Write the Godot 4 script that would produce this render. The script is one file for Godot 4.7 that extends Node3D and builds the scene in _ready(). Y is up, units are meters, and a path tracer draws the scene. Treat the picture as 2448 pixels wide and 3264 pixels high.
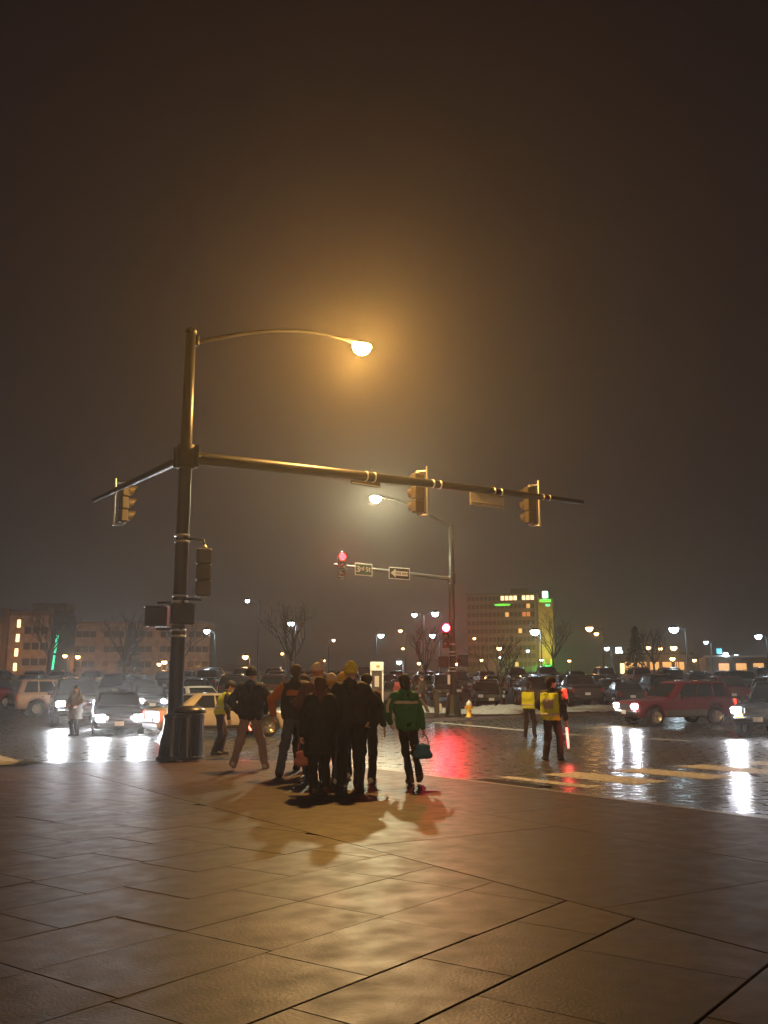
extends Node3D
# Night street corner after rain: x right, y up, -z away from the viewer. (x, d) below are metres right and metres away.

const U := Vector2(0.844, 0.536)    # across the near street
const W := Vector2(-0.536, 0.844)   # along the near street, away
var M := {}
var taken := {}
var rng := RandomNumberGenerator.new()
var noise := FastNoiseLite.new()

func _ready() -> void:
	rng.seed = 7
	noise.seed = 3
	noise.frequency = 1.0
	# camera
	var cam := Camera3D.new()
	cam.name = "camera"
	add_child(cam)
	cam.position = Vector3(0, 1.4, 0)
	cam.rotation_degrees.x = 10.9
	cam.fov = 57.2
	cam.near = 0.05
	cam.far = 2000.0
	cam.current = true
	# sky, haze, exposure
	var env := Environment.new()
	var psm := ProceduralSkyMaterial.new()
	psm.sky_top_color = Color(0.085, 0.052, 0.056)
	psm.sky_horizon_color = Color(0.19, 0.162, 0.156)
	psm.sky_curve = 0.3
	psm.ground_horizon_color = Color(0.12, 0.1, 0.09)
	psm.ground_bottom_color = Color(0.05, 0.04, 0.03)
	psm.sun_angle_max = 0.0
	var sky := Sky.new()
	sky.sky_material = psm
	env.background_mode = Environment.BG_SKY
	env.sky = sky
	env.tonemap_mode = Environment.TONE_MAPPER_LINEAR
	env.tonemap_exposure = 1.0
	env.volumetric_fog_enabled = true      # night mist: scatters lamp light forward, so every lamp wears a halo
	env.volumetric_fog_density = 0.00125
	env.volumetric_fog_albedo = Color(0.95, 0.93, 0.9)
	env.volumetric_fog_anisotropy = 0.76
	env.volumetric_fog_length = 300.0
	env.sdfgi_enabled = true
	env.ssao_enabled = true
	env.ssil_enabled = true
	var we := WorldEnvironment.new()
	we.name = "environment"
	we.environment = env
	add_child(we)
	materials()
	setting()
	near_pole()
	far_pole()
	backdrop()
	vehicles()
	people()
	small_things()

# ---------------------------------------------------------------- helpers
func P(x: float, d: float, y := 0.0) -> Vector3:
	return Vector3(x, y, -d)

func uw(u: float, w: float) -> Vector2:
	return U * u + W * w

func g(d: float) -> float:   # height of the carriageway d metres away
	var k := [[-400.0, -0.05], [34.0, -0.05], [44.0, 0.25], [60.0, 0.5], [120.0, 3.2], [300.0, 8.0], [900.0, 14.0]]
	for i in k.size() - 1:
		if d <= k[i + 1][0]:
			return lerpf(k[i][1], k[i + 1][1], clampf((d - k[i][0]) / (k[i + 1][0] - k[i][0]), 0, 1))
	return 14.0

func numbered(called: String) -> String:
	if not taken.has(called):
		taken[called] = 0
		return called
	taken[called] += 1
	return "%s_%03d" % [called, taken[called]]

func tag(o: Node, label: String, category: String, group := "") -> void:
	o.set_meta("label", label)
	o.set_meta("category", category)
	if group:
		o.set_meta("group", group)

func thing(called: String, label: String, category: String, at: Vector3, yaw := 0.0, group := "") -> Node3D:
	var o := Node3D.new()
	o.name = numbered(called)
	add_child(o)
	o.position = at
	o.rotation_degrees.y = yaw
	tag(o, label, category, group)
	return o

func structure(called: String) -> Node3D:
	var o := Node3D.new()
	o.name = numbered(called)
	add_child(o)
	o.set_meta("kind", "structure")
	return o

func S() -> SurfaceTool:
	var st := SurfaceTool.new()
	st.begin(Mesh.PRIMITIVE_TRIANGLES)
	st.set_smooth_group(-1)
	return st

func done(st: SurfaceTool) -> Mesh:
	st.generate_normals()
	return st.commit()

func put(mesh: Mesh, called: String, m: Material, parent: Node, at := Vector3.ZERO) -> MeshInstance3D:
	var o := MeshInstance3D.new()
	o.name = called
	o.mesh = mesh
	o.material_override = m
	o.position = at
	parent.add_child(o, true)
	return o

func obj(st: SurfaceTool, called: String, m: Material, parent: Node) -> MeshInstance3D:
	return put(done(st), called, m, parent)

func tri_out(st: SurfaceTool, a: Vector3, b: Vector3, c: Vector3, ref: Vector3) -> void:
	if (b - a).cross(c - a).dot((a + b + c) / 3.0 - ref) > 0:
		st.add_vertex(a); st.add_vertex(c); st.add_vertex(b)
	else:
		st.add_vertex(a); st.add_vertex(b); st.add_vertex(c)

func quad_out(st: SurfaceTool, a: Vector3, b: Vector3, c: Vector3, d: Vector3, ref: Vector3) -> void:
	tri_out(st, a, b, c, ref)
	tri_out(st, a, c, d, ref)

# box with chamfered edges
func bx(st: SurfaceTool, c: Vector3, size: Vector3, bev := 0.0, basis := Basis.IDENTITY) -> void:
	st.set_smooth_group(-1)
	var h := size * 0.5
	if bev <= 0.0:
		for ax in 3:
			for s in [-1.0, 1.0]:
				var q := []
				for k in [[-1, -1], [1, -1], [1, 1], [-1, 1]]:
					var v := Vector3.ZERO
					v[ax] = s * h[ax]
					v[(ax + 1) % 3] = k[0] * h[(ax + 1) % 3]
					v[(ax + 2) % 3] = k[1] * h[(ax + 2) % 3]
					q.append(c + basis * v)
				quad_out(st, q[0], q[1], q[2], q[3], c)
		return
	var pt := func(ax: int, sx: float, sy: float, sz: float) -> Vector3:
		var v := Vector3(sx * (h.x - bev), sy * (h.y - bev), sz * (h.z - bev))
		v[ax] = [sx, sy, sz][ax] * h[ax]
		return c + basis * v
	var sg := [-1.0, 1.0]
	for s in sg:
		quad_out(st, pt.call(0, s, -1, -1), pt.call(0, s, 1, -1), pt.call(0, s, 1, 1), pt.call(0, s, -1, 1), c)
		quad_out(st, pt.call(1, -1, s, -1), pt.call(1, 1, s, -1), pt.call(1, 1, s, 1), pt.call(1, -1, s, 1), c)
		quad_out(st, pt.call(2, -1, -1, s), pt.call(2, 1, -1, s), pt.call(2, 1, 1, s), pt.call(2, -1, 1, s), c)
		for t in sg:
			quad_out(st, pt.call(0, s, t, -1), pt.call(0, s, t, 1), pt.call(1, s, t, 1), pt.call(1, s, t, -1), c)
			quad_out(st, pt.call(0, s, -1, t), pt.call(0, s, 1, t), pt.call(2, s, 1, t), pt.call(2, s, -1, t), c)
			quad_out(st, pt.call(1, -1, s, t), pt.call(1, 1, s, t), pt.call(2, 1, s, t), pt.call(2, -1, s, t), c)
			for r in sg:
				tri_out(st, pt.call(0, s, t, r), pt.call(1, s, t, r), pt.call(2, s, t, r), c)

func box(called: String, m: Material, parent: Node, c: Vector3, size: Vector3, bev := 0.0, basis := Basis.IDENTITY) -> MeshInstance3D:
	var st := S()
	bx(st, Vector3.ZERO, size, bev)
	var o := obj(st, called, m, parent)
	o.transform = Transform3D(basis, c)
	return o

# turned shape: profile of (radius, height) from bottom to top, round axis y at c
func lathe(st: SurfaceTool, prof: Array, n := 20, c := Vector3.ZERO, basis := Basis.IDENTITY, smooth := true) -> void:
	st.set_smooth_group(1 if smooth else -1)
	for i in prof.size() - 1:
		for j in n:
			var a0 := TAU * j / n
			var a1 := TAU * (j + 1) / n
			var p := func(k: int, a: float) -> Vector3:
				return c + basis * Vector3(prof[k][0] * cos(a), prof[k][1], prof[k][0] * sin(a))
			var A: Vector3 = p.call(i, a0)
			var B: Vector3 = p.call(i, a1)
			var C: Vector3 = p.call(i + 1, a1)
			var D: Vector3 = p.call(i + 1, a0)
			if prof[i][0] > 1e-5:
				st.add_vertex(A); st.add_vertex(B); st.add_vertex(C)
			if prof[i + 1][0] > 1e-5:
				st.add_vertex(A); st.add_vertex(C); st.add_vertex(D)

func tube(st: SurfaceTool, pts: Array, radii: Array, n := 10, caps := true) -> void:
	st.set_smooth_group(2)
	var rings := []
	var nn := Vector3.ZERO
	for i in pts.size():
		var t: Vector3 = (pts[mini(i + 1, pts.size() - 1)] - pts[maxi(i - 1, 0)]).normalized()
		if i == 0:
			nn = t.cross(Vector3(0.31, 0.2, 0.93) if absf(t.z) < 0.9 else Vector3.RIGHT).normalized()
		nn = (nn - t * nn.dot(t)).normalized()
		var b := nn.cross(t)
		var r := PackedVector3Array()
		for j in n:
			var a := TAU * j / n
			r.append(pts[i] + (nn * cos(a) + b * sin(a)) * radii[i])
		rings.append(r)
	for i in pts.size() - 1:
		for j in n:
			var k := (j + 1) % n
			st.add_vertex(rings[i][j]); st.add_vertex(rings[i][k]); st.add_vertex(rings[i + 1][k])
			st.add_vertex(rings[i][j]); st.add_vertex(rings[i + 1][k]); st.add_vertex(rings[i + 1][j])
	if caps:
		st.set_smooth_group(-1)
		var last := pts.size() - 1
		for j in n:
			var k := (j + 1) % n
			tri_out(st, pts[0], rings[0][j], rings[0][k], pts[1])
			tri_out(st, pts[last], rings[last][j], rings[last][k], pts[last - 1])

# skin over rings of points (closed rings of equal length), outward from the line of centres
func loft(st: SurfaceTool, rings: Array, cap := true, group := 3) -> void:
	st.set_smooth_group(group)
	var n: int = rings[0].size()
	var cs := []
	for r in rings:
		var c := Vector3.ZERO
		for v in r:
			c += v
		cs.append(c / n)
	for i in rings.size() - 1:
		var mid: Vector3 = (cs[i] + cs[i + 1]) * 0.5
		for j in n:
			var k := (j + 1) % n
			quad_out(st, rings[i][j], rings[i][k], rings[i + 1][k], rings[i + 1][j], mid)
	if cap:
		st.set_smooth_group(-1)
		var L := rings.size() - 1
		for j in n:
			var k := (j + 1) % n
			tri_out(st, cs[0], rings[0][j], rings[0][k], cs[1])
			tri_out(st, cs[L], rings[L][j], rings[L][k], cs[L - 1])

# thin plate on four corners, thickened along its normal (away from ref)
func plate(st: SurfaceTool, q: Array, th: float, ref: Vector3) -> void:
	st.set_smooth_group(-1)
	var c: Vector3 = (q[0] + q[1] + q[2] + q[3]) * 0.25
	var nr: Vector3 = (q[2] - q[0]).cross(q[3] - q[1]).normalized()
	if nr.dot(c - ref) < 0:
		nr = -nr
	var r := []
	for v in q:
		r.append(v + nr * th)
	var mid := c + nr * th * 0.5
	quad_out(st, r[0], r[1], r[2], r[3], mid)
	quad_out(st, q[0], q[1], q[2], q[3], mid)
	for i in 4:
		var k := (i + 1) % 4
		quad_out(st, q[i], q[k], r[k], r[i], mid)

func up_tri(st: SurfaceTool, a: Vector3, b: Vector3, c: Vector3) -> void:
	if (b - a).cross(c - a).y > 0:
		st.add_vertex(a); st.add_vertex(c); st.add_vertex(b)
	else:
		st.add_vertex(a); st.add_vertex(b); st.add_vertex(c)

# sheet following the ground's rise
func sheet(st: SurfaceTool, poly: PackedVector2Array, off: float) -> void:
	st.set_smooth_group(-1)
	var cuts := [-400.0, 34.0, 44.0, 60.0, 120.0, 300.0, 900.0]
	for i in cuts.size() - 1:
		var band := PackedVector2Array([Vector2(-2000, cuts[i]), Vector2(2000, cuts[i]), Vector2(2000, cuts[i + 1]), Vector2(-2000, cuts[i + 1])])
		for piece in Geometry2D.intersect_polygons(poly, band):
			var idx := Geometry2D.triangulate_polygon(piece)
			for k in range(0, idx.size(), 3):
				var v := []
				for m in 3:
					var p: Vector2 = piece[idx[k + m]]
					v.append(P(p.x, p.y, g(p.y) + off))
				up_tri(st, v[0], v[1], v[2])

# flat slab with chamfered top edge
func slab(poly: PackedVector2Array, top: float, depth: float, bev: float, tilt := Vector2.ZERO) -> Mesh:
	var st := S()
	var n := poly.size()
	var c := Vector2.ZERO
	for p in poly:
		c += p
	c /= n
	var inner := []
	for i in n:
		var p: Vector2 = poly[i]
		inner.append(p + (c - p).normalized() * bev * 1.4)
	var ref := P(c.x, c.y, top - depth * 0.5)
	for i in n:
		var k := (i + 1) % n
		var za := tilt.dot(poly[i] - c)
		var zb := tilt.dot(poly[k] - c)
		var a := P(inner[i].x, inner[i].y, top + za)
		var b := P(inner[k].x, inner[k].y, top + zb)
		var e := P(poly[i].x, poly[i].y, top - bev + za)
		var f := P(poly[k].x, poly[k].y, top - bev + zb)
		up_tri(st, P(c.x, c.y, top), a, b)
		quad_out(st, a, b, f, e, ref)
		quad_out(st, e, f, f - Vector3(0, depth, 0), e - Vector3(0, depth, 0), ref)
	return done(st)

func omni(parent: Node, at: Vector3, color: Color, energy: float, size := 0.1) -> OmniLight3D:
	var l := OmniLight3D.new()
	l.name = "lamp_light"
	l.light_color = color
	l.light_energy = energy
	l.light_size = size
	l.omni_range = 120.0
	l.omni_attenuation = 2.0
	l.shadow_enabled = true
	l.position = at
	parent.add_child(l, true)
	return l

func spot(parent: Node, at: Vector3, aim: Vector3, color: Color, energy: float, angle: float, size := 0.08) -> SpotLight3D:
	var l := SpotLight3D.new()
	l.name = "beam_light"
	l.light_color = color
	l.light_energy = energy
	l.light_size = size
	l.spot_range = 120.0
	l.spot_attenuation = 2.0
	l.spot_angle = angle
	l.shadow_enabled = true
	parent.add_child(l, true)
	l.position = at
	l.basis = Basis.looking_at(aim.normalized(), Vector3.UP if absf(aim.normalized().y) < 0.95 else Vector3.RIGHT)
	return l

func text(what: String, size: float, m: Material, parent: Node, at: Vector3, called := "lettering", basis := Basis.IDENTITY, depth := 0.004) -> MeshInstance3D:
	var t := TextMesh.new()
	var f := SystemFont.new()
	f.font_names = PackedStringArray(["Droid Sans"])
	f.font_weight = 700
	t.font = f
	t.text = what
	t.font_size = 48
	t.pixel_size = size / 48.0
	t.depth = depth
	t.curve_step = 4.0
	var o := put(t, called, m, parent, at)
	o.basis = basis
	return o

# ---------------------------------------------------------------- materials
func tex(freq: float, lo: float, hi: float, octaves := 4, seed_ := 1, size := 512, kind := FastNoiseLite.TYPE_SIMPLEX_SMOOTH) -> ImageTexture:
	var n := FastNoiseLite.new()
	n.noise_type = kind
	n.seed = seed_
	n.frequency = freq
	n.fractal_octaves = octaves
	var im := n.get_seamless_image(size, size, false, false, 0.12, true)
	im.convert(Image.FORMAT_RGB8)
	for y in size:
		for x in size:
			var v := lerpf(lo, hi, im.get_pixel(x, y).r)
			im.set_pixel(x, y, Color(v, v, v))
	return ImageTexture.create_from_image(im)

func bump(freq: float, strength: float, octaves := 4, seed_ := 1, size := 512) -> ImageTexture:
	var n := FastNoiseLite.new()
	n.noise_type = FastNoiseLite.TYPE_SIMPLEX_SMOOTH
	n.seed = seed_
	n.frequency = freq
	n.fractal_octaves = octaves
	var im := n.get_seamless_image(size, size, false, false, 0.12, true)
	im.convert(Image.FORMAT_RGBA8)
	im.bump_map_to_normal_map(strength)
	return ImageTexture.create_from_image(im)

# colour given as linear reflectance
func mat(called: String, r: float, gg: float, b: float, rough := 0.6, metal := 0.0) -> StandardMaterial3D:
	var m := StandardMaterial3D.new()
	m.resource_name = called
	m.albedo_color = Color(r, gg, b).linear_to_srgb()
	m.roughness = rough
	m.metallic = metal
	M[called] = m
	return m

func glow(called: String, r: float, gg: float, b: float, energy: float) -> StandardMaterial3D:
	var m := mat(called, 0.6, 0.6, 0.6, 0.3)
	m.emission_enabled = true
	m.emission = Color(r, gg, b)
	m.emission_energy_multiplier = energy
	return m

func triplanar(m: StandardMaterial3D, scale: float, world := true) -> void:
	m.uv1_triplanar = true
	m.uv1_world_triplanar = world
	m.uv1_scale = Vector3.ONE * scale

func materials() -> void:
	var stain := tex(0.012, 0.7, 1.0, 5, 11)
	var wet := tex(0.008, 0.44, 0.6, 5, 21)
	var wet_road := tex(0.012, 0.16, 0.42, 4, 22)
	var fine := bump(0.03, 3.0, 5, 31)
	var grit := bump(0.11, 5.0, 4, 35)
	var wavy := bump(0.05, 5.0, 6, 33)
	var cloth := tex(0.06, 0.7, 1.0, 4, 41, 256)
	var cloth_bump := bump(0.03, 6.0, 4, 42, 256)
	for i in 4:
		var k: float = [1.0, 0.8, 1.18, 0.92][i]
		var m := mat("wet_concrete_%d" % i, 0.078 * k, 0.051 * k, 0.036 * k, 1.0)
		m.metallic_specular = 0.22
		m.albedo_texture = stain
		m.roughness_texture = wet
		m.normal_enabled = true
		m.normal_texture = grit
		m.normal_scale = 0.07
		triplanar(m, 0.62)
		m.uv1_offset = Vector3(i * 0.37, i * 0.11, i * 0.53)
	var joint := mat("joint", 0.06, 0.052, 0.045, 0.7)
	joint.metallic = 0.0
	var road := mat("wet_asphalt", 0.055, 0.05, 0.045, 1.0)
	road.albedo_texture = stain
	road.roughness_texture = wet_road
	road.normal_enabled = true
	road.normal_texture = wavy
	road.normal_scale = 0.13
	triplanar(road, 0.5)
	var worn := tex(0.03, 0.45, 1.15, 6, 51)
	var paint := mat("road_paint", 0.55, 0.54, 0.5, 0.55)
	paint.albedo_texture = worn
	paint.normal_enabled = true
	paint.normal_texture = wavy
	paint.normal_scale = 0.3
	triplanar(paint, 0.6)
	var yp := mat("yellow_paint", 0.5, 0.36, 0.05, 0.4)
	yp.albedo_texture = stain
	triplanar(yp, 0.5)
	var lot := mat("lot_asphalt", 0.04, 0.038, 0.036, 0.5)
	lot.albedo_texture = stain
	triplanar(lot, 0.2)
	var grass := mat("winter_grass", 0.06, 0.055, 0.03, 0.8)
	grass.albedo_texture = stain
	triplanar(grass, 0.5)
	var land := mat("dark_land", 0.04, 0.038, 0.035, 0.9)
	land.albedo_texture = stain
	triplanar(land, 0.05)
	var kerb := mat("kerb_concrete", 0.22, 0.2, 0.17, 0.45)
	kerb.albedo_texture = stain
	triplanar(kerb, 0.5)
	var snow := mat("old_snow", 0.4, 0.4, 0.4, 0.8)
	snow.albedo_texture = stain
	snow.normal_enabled = true
	snow.normal_texture = fine
	triplanar(snow, 1.2)
	mat("pole_paint", 0.008, 0.0075, 0.007, 0.4).metallic_specular = 0.32
	mat("pole_green", 0.014, 0.02, 0.018, 0.4)
	mat("lamp_post_grey", 0.05, 0.05, 0.05, 0.5)
	mat("galvanised", 0.4, 0.39, 0.37, 0.35, 0.8)
	mat("signal_housing", 0.036, 0.027, 0.014, 0.55)
	mat("signal_dark", 0.008, 0.008, 0.009, 0.5)
	mat("dead_lens", 0.02, 0.012, 0.01, 0.25)
	mat("sign_green", 0.01, 0.09, 0.045, 0.4)
	mat("sign_black", 0.02, 0.018, 0.016, 0.4)
	mat("sign_white", 0.75, 0.75, 0.72, 0.4)
	mat("sign_back", 0.5, 0.48, 0.44, 0.4)
	mat("bin_black", 0.009, 0.009, 0.01, 0.35)
	mat("hydrant_yellow", 0.75, 0.42, 0.03, 0.45)
	mat("hydrant_silver", 0.55, 0.52, 0.45, 0.4)
	mat("iron", 0.03, 0.028, 0.026, 0.45, 0.6)
	mat("tyre", 0.015, 0.015, 0.016, 0.8)
	mat("rim", 0.5, 0.5, 0.52, 0.3, 0.8)
	mat("car_glass", 0.012, 0.014, 0.016, 0.05)
	mat("car_trim", 0.02, 0.02, 0.02, 0.4)
	mat("cladding", 0.1, 0.1, 0.105, 0.5)
	mat("chrome", 0.7, 0.7, 0.72, 0.15, 1.0)
	mat("lamp_off", 0.5, 0.5, 0.52, 0.1)
	mat("tail_off", 0.25, 0.012, 0.012, 0.15)
	mat("number_plate", 0.6, 0.6, 0.58, 0.4)
	for c in [["paint_red", 0.13, 0.01, 0.018], ["paint_dark", 0.01, 0.011, 0.013], ["paint_black", 0.008, 0.008, 0.01], ["paint_silver", 0.45, 0.43, 0.4], ["paint_white", 0.7, 0.68, 0.64], ["paint_rose", 0.4, 0.28, 0.25], ["paint_blue", 0.02, 0.03, 0.07], ["paint_grey", 0.045, 0.045, 0.05], ["paint_silver_shaded", 0.16, 0.16, 0.16], ["paint_maroon", 0.1, 0.015, 0.015], ["paint_truck_red", 0.35, 0.03, 0.03]]:
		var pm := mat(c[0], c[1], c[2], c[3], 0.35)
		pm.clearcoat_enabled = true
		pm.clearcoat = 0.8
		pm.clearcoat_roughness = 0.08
	for c in [["skin", 0.45, 0.26, 0.18], ["hair_dark", 0.018, 0.012, 0.008], ["hair_brown", 0.09, 0.045, 0.02], ["cloth_black", 0.006, 0.006, 0.007], ["cloth_navy", 0.008, 0.009, 0.016], ["cloth_charcoal", 0.02, 0.02, 0.022], ["cloth_brown", 0.06, 0.035, 0.02], ["cloth_mauve", 0.34, 0.25, 0.26], ["cloth_denim", 0.06, 0.085, 0.14], ["cloth_grey", 0.16, 0.155, 0.16], ["cloth_orange", 0.5, 0.15, 0.025], ["cloth_green", 0.015, 0.19, 0.07], ["cloth_white", 0.7, 0.68, 0.64], ["cloth_lilac", 0.5, 0.42, 0.58], ["cloth_yellow", 0.78, 0.68, 0.04], ["cloth_gold", 0.65, 0.42, 0.05], ["cloth_cream", 0.8, 0.66, 0.55], ["cloth_pink", 0.6, 0.3, 0.3], ["cloth_rose", 0.12, 0.05, 0.05], ["cloth_red", 0.28, 0.03, 0.03], ["hivis", 0.72, 0.88, 0.03], ["reflective", 0.6, 0.58, 0.56], ["panel_grey", 0.48, 0.4, 0.38], ["shoe_black", 0.012, 0.012, 0.012], ["shoe_white", 0.7, 0.68, 0.66], ["shoe_brown", 0.1, 0.04, 0.025], ["bag_teal", 0.04, 0.2, 0.36], ["bag_pink", 0.55, 0.2, 0.16], ["patch_gold", 0.65, 0.42, 0.06]]:
		var cm := mat(c[0], c[1], c[2], c[3], 0.8)
		if c[0] == "skin":
			cm.roughness = 0.5
		else:
			cm.albedo_texture = cloth
			cm.normal_enabled = true
			cm.normal_texture = cloth_bump
			cm.normal_scale = 0.5
			triplanar(cm, 3.0, false)
	M["shoe_black"].roughness = 0.35
	M["reflective"].roughness = 0.35
	for c in [["brick_tan", 0.32, 0.24, 0.15], ["brick_brown", 0.14, 0.09, 0.06], ["hotel_wall", 0.22, 0.15, 0.12], ["tower_wall", 0.5, 0.42, 0.22], ["roof_dark", 0.05, 0.048, 0.045], ["bark", 0.03, 0.024, 0.02], ["shop_wall", 0.25, 0.22, 0.18]]:
		var bm := mat(c[0], c[1], c[2], c[3], 0.8)
		bm.albedo_texture = stain
		triplanar(bm, 0.12)
	M["bark"].normal_enabled = true
	M["bark"].normal_texture = fine
	mat("window_dark", 0.015, 0.014, 0.014, 0.15)
	mat("window_trim", 0.14, 0.11, 0.09, 0.6)
	var needle := mat("needles", 0.02, 0.035, 0.02, 0.7)
	needle.backlight_enabled = true
	needle.backlight = Color(0.05, 0.08, 0.04)
	glow("sodium_lens", 1.0, 0.72, 0.35, 420.0)
	glow("white_lens", 1.0, 0.97, 0.8, 300.0)
	glow("cool_lens", 0.86, 0.96, 1.0, 34.0)
	glow("warm_lens", 1.0, 0.72, 0.42, 26.0)
	glow("red_lens", 1.0, 0.06, 0.16, 14.0)
	glow("red_lens_bright", 1.0, 0.08, 0.2, 700.0)
	glow("head_lens", 0.95, 0.97, 1.0, 260.0)
	glow("amber_lens", 1.0, 0.6, 0.2, 25.0)
	glow("tail_lens", 1.0, 0.05, 0.03, 5.0)
	glow("wand_red", 1.0, 0.35, 0.3, 7.0)
	glow("wand_cone", 1.0, 0.04, 0.03, 2.5)
	glow("neon_green", 0.06, 1.0, 0.2, 1.6)
	glow("neon_teal", 0.05, 1.0, 0.7, 1.4)
	glow("neon_cyan", 0.1, 0.8, 1.0, 2.0)
	glow("sign_lit_white", 0.85, 1.0, 0.95, 6.0)
	glow("window_lit", 1.0, 0.88, 0.66, 2.2)
	glow("window_warm", 1.0, 0.7, 0.35, 1.0)
	glow("window_red", 1.0, 0.08, 0.08, 0.6)

# ---------------------------------------------------------------- setting
func uwpoly(a: Array) -> PackedVector2Array:
	var r := PackedVector2Array()
	for p in a:
		r.append(uw(p[0], p[1]))
	return r

func setting() -> void:
	var land := structure("ground")
	var st := S()
	sheet(st, PackedVector2Array([Vector2(-900, -60), Vector2(900, -60), Vector2(900, 900), Vector2(-900, 900)]), -0.012)
	obj(st, "land", M.dark_land, land)
	var road := structure("road")
	st = S()
	sheet(st, PackedVector2Array([Vector2(-90, -12), Vector2(90, -12), Vector2(90, 70), Vector2(-90, 70)]), 0.0)
	obj(st, "asphalt", M.wet_asphalt, road)
	# painted crossing over the near street, worn
	var i := 0
	for u0 in [10.75, 11.8, 13.52, 15.3, 17.1, 18.9]:
		st = S()
		var w0: float = 11.05 + 0.05 * (i % 2)
		sheet(st, uwpoly([[u0, w0], [u0 + (0.34 if i == 0 else 0.93), w0 + 0.02], [u0 + (0.34 if i == 0 else 0.93), w0 + 2.25], [u0, w0 + 2.22]]), 0.004)
		obj(st, "crossing_stripe", M.road_paint, road)
		i += 1
	for a in [[17.15, 35.5, 17.27, 66.0], [17.45, 35.5, 17.57, 66.0], [17.15, -2.0, 17.27, 9.6], [17.45, -2.0, 17.57, 9.6], [26.5, 27.1, 60.0, 27.22], [26.5, 27.4, 60.0, 27.52], [-34.0, 27.1, 3.0, 27.22], [-34.0, 27.4, 3.0, 27.52]]:
		st = S()
		sheet(st, uwpoly([[a[0], a[1]], [a[2], a[1]], [a[2], a[3]], [a[0], a[3]]]), 0.004)
		obj(st, "centre_line", M.yellow_paint, road)
	for a in [[23.6, 19.9, 24.0, 33.5], [4.2, 21.2, 4.6, 33.2], [10.6, 34.2, 21.6, 34.6]]:
		st = S()
		sheet(st, uwpoly([[a[0], a[1]], [a[2], a[1]], [a[2], a[3]], [a[0], a[3]]]), 0.004)
		obj(st, "stop_line", M.road_paint, road)
	# near corner: slabs on a bed, kerb round the corner
	var rim := [[9.62, -8.0]]
	var kerb_line := [[9.8, -8.0]]
	for k in 13:
		var a := deg_to_rad(90.0 * k / 12.0)
		rim.append([4.8 + 4.82 * cos(a), 15.4 + 4.82 * sin(a)])
		kerb_line.append([4.8 + 5.0 * cos(a), 15.4 + 5.0 * sin(a)])
	rim.append([-26.0, 20.22])
	kerb_line.append([-26.0, 20.4])
	var area := rim.duplicate()
	area.append([-26.0, -8.0])
	var corner := uwpoly(area)
	var walk := structure("sidewalk")
	st = S()
	for idx_i in [0]:
		var idx := Geometry2D.triangulate_polygon(corner)
		for k in range(0, idx.size(), 3):
			up_tri(st, P(corner[idx[k]].x, corner[idx[k]].y, -0.018), P(corner[idx[k + 1]].x, corner[idx[k + 1]].y, -0.018), P(corner[idx[k + 2]].x, corner[idx[k + 2]].y, -0.018))
	obj(st, "bed", M.joint, walk)
	var kerb := structure("kerb")
	st = S()
	for k in rim.size() - 1:
		var a := uw(rim[k][0], rim[k][1])
		var b := uw(rim[k + 1][0], rim[k + 1][1])
		var c := uw(kerb_line[k + 1][0], kerb_line[k + 1][1])
		var d := uw(kerb_line[k][0], kerb_line[k][1])
		var ref := P(a.x, a.y, -0.2)
		up_tri(st, P(a.x, a.y, 0.002), P(b.x, b.y, 0.002), P(c.x, c.y, -0.006))
		up_tri(st, P(a.x, a.y, 0.002), P(c.x, c.y, -0.006), P(d.x, d.y, -0.006))
		quad_out(st, P(d.x, d.y, -0.006), P(c.x, c.y, -0.006), P(c.x, c.y, -0.2), P(d.x, d.y, -0.2), ref)
	obj(st, "kerb_stone", M.kerb_concrete, kerb)
	# walk along the near street: big squares
	var k2 := 0
	var us := [4.73, 7.17, 9.61]
	for ci in 2:
		var w := -7.4 + 1.2 * ci
		while w < 20.2:
			var cell := uwpoly([[us[ci] + 0.003, w + 0.003], [us[ci + 1] - 0.003, w + 0.003], [us[ci + 1] - 0.003, w + 3.047], [us[ci] + 0.003, w + 3.047]])
			for piece in Geometry2D.intersect_polygons(cell, corner):
				put(slab(piece, rng.randf_range(-0.0005, 0.0005), 0.05, 0.003), "slab", M["wet_concrete_%d" % rng.randi_range(0, 3)], walk)
			w += 3.05
			k2 += 1
	# plaza paving set at an angle to the street
	var e1 := Vector2(0.6, 0.8)
	var e2 := Vector2(0.8, -0.6)
	var plaza := Geometry2D.intersect_polygons(uwpoly([[-25.0, -7.5], [4.72, -7.5], [4.72, 20.2], [-25.0, 20.2]]), corner)
	var strips := [2.1, 1.4, 0.72, 0.05, -0.6, -1.56, -2.52, -3.10, -3.83, -4.55, -5.2]
	while strips[-1] > -19.5:
		strips.append(strips[-1] - [0.7, 0.74, 0.66, 0.72][strips.size() % 4])
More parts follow.
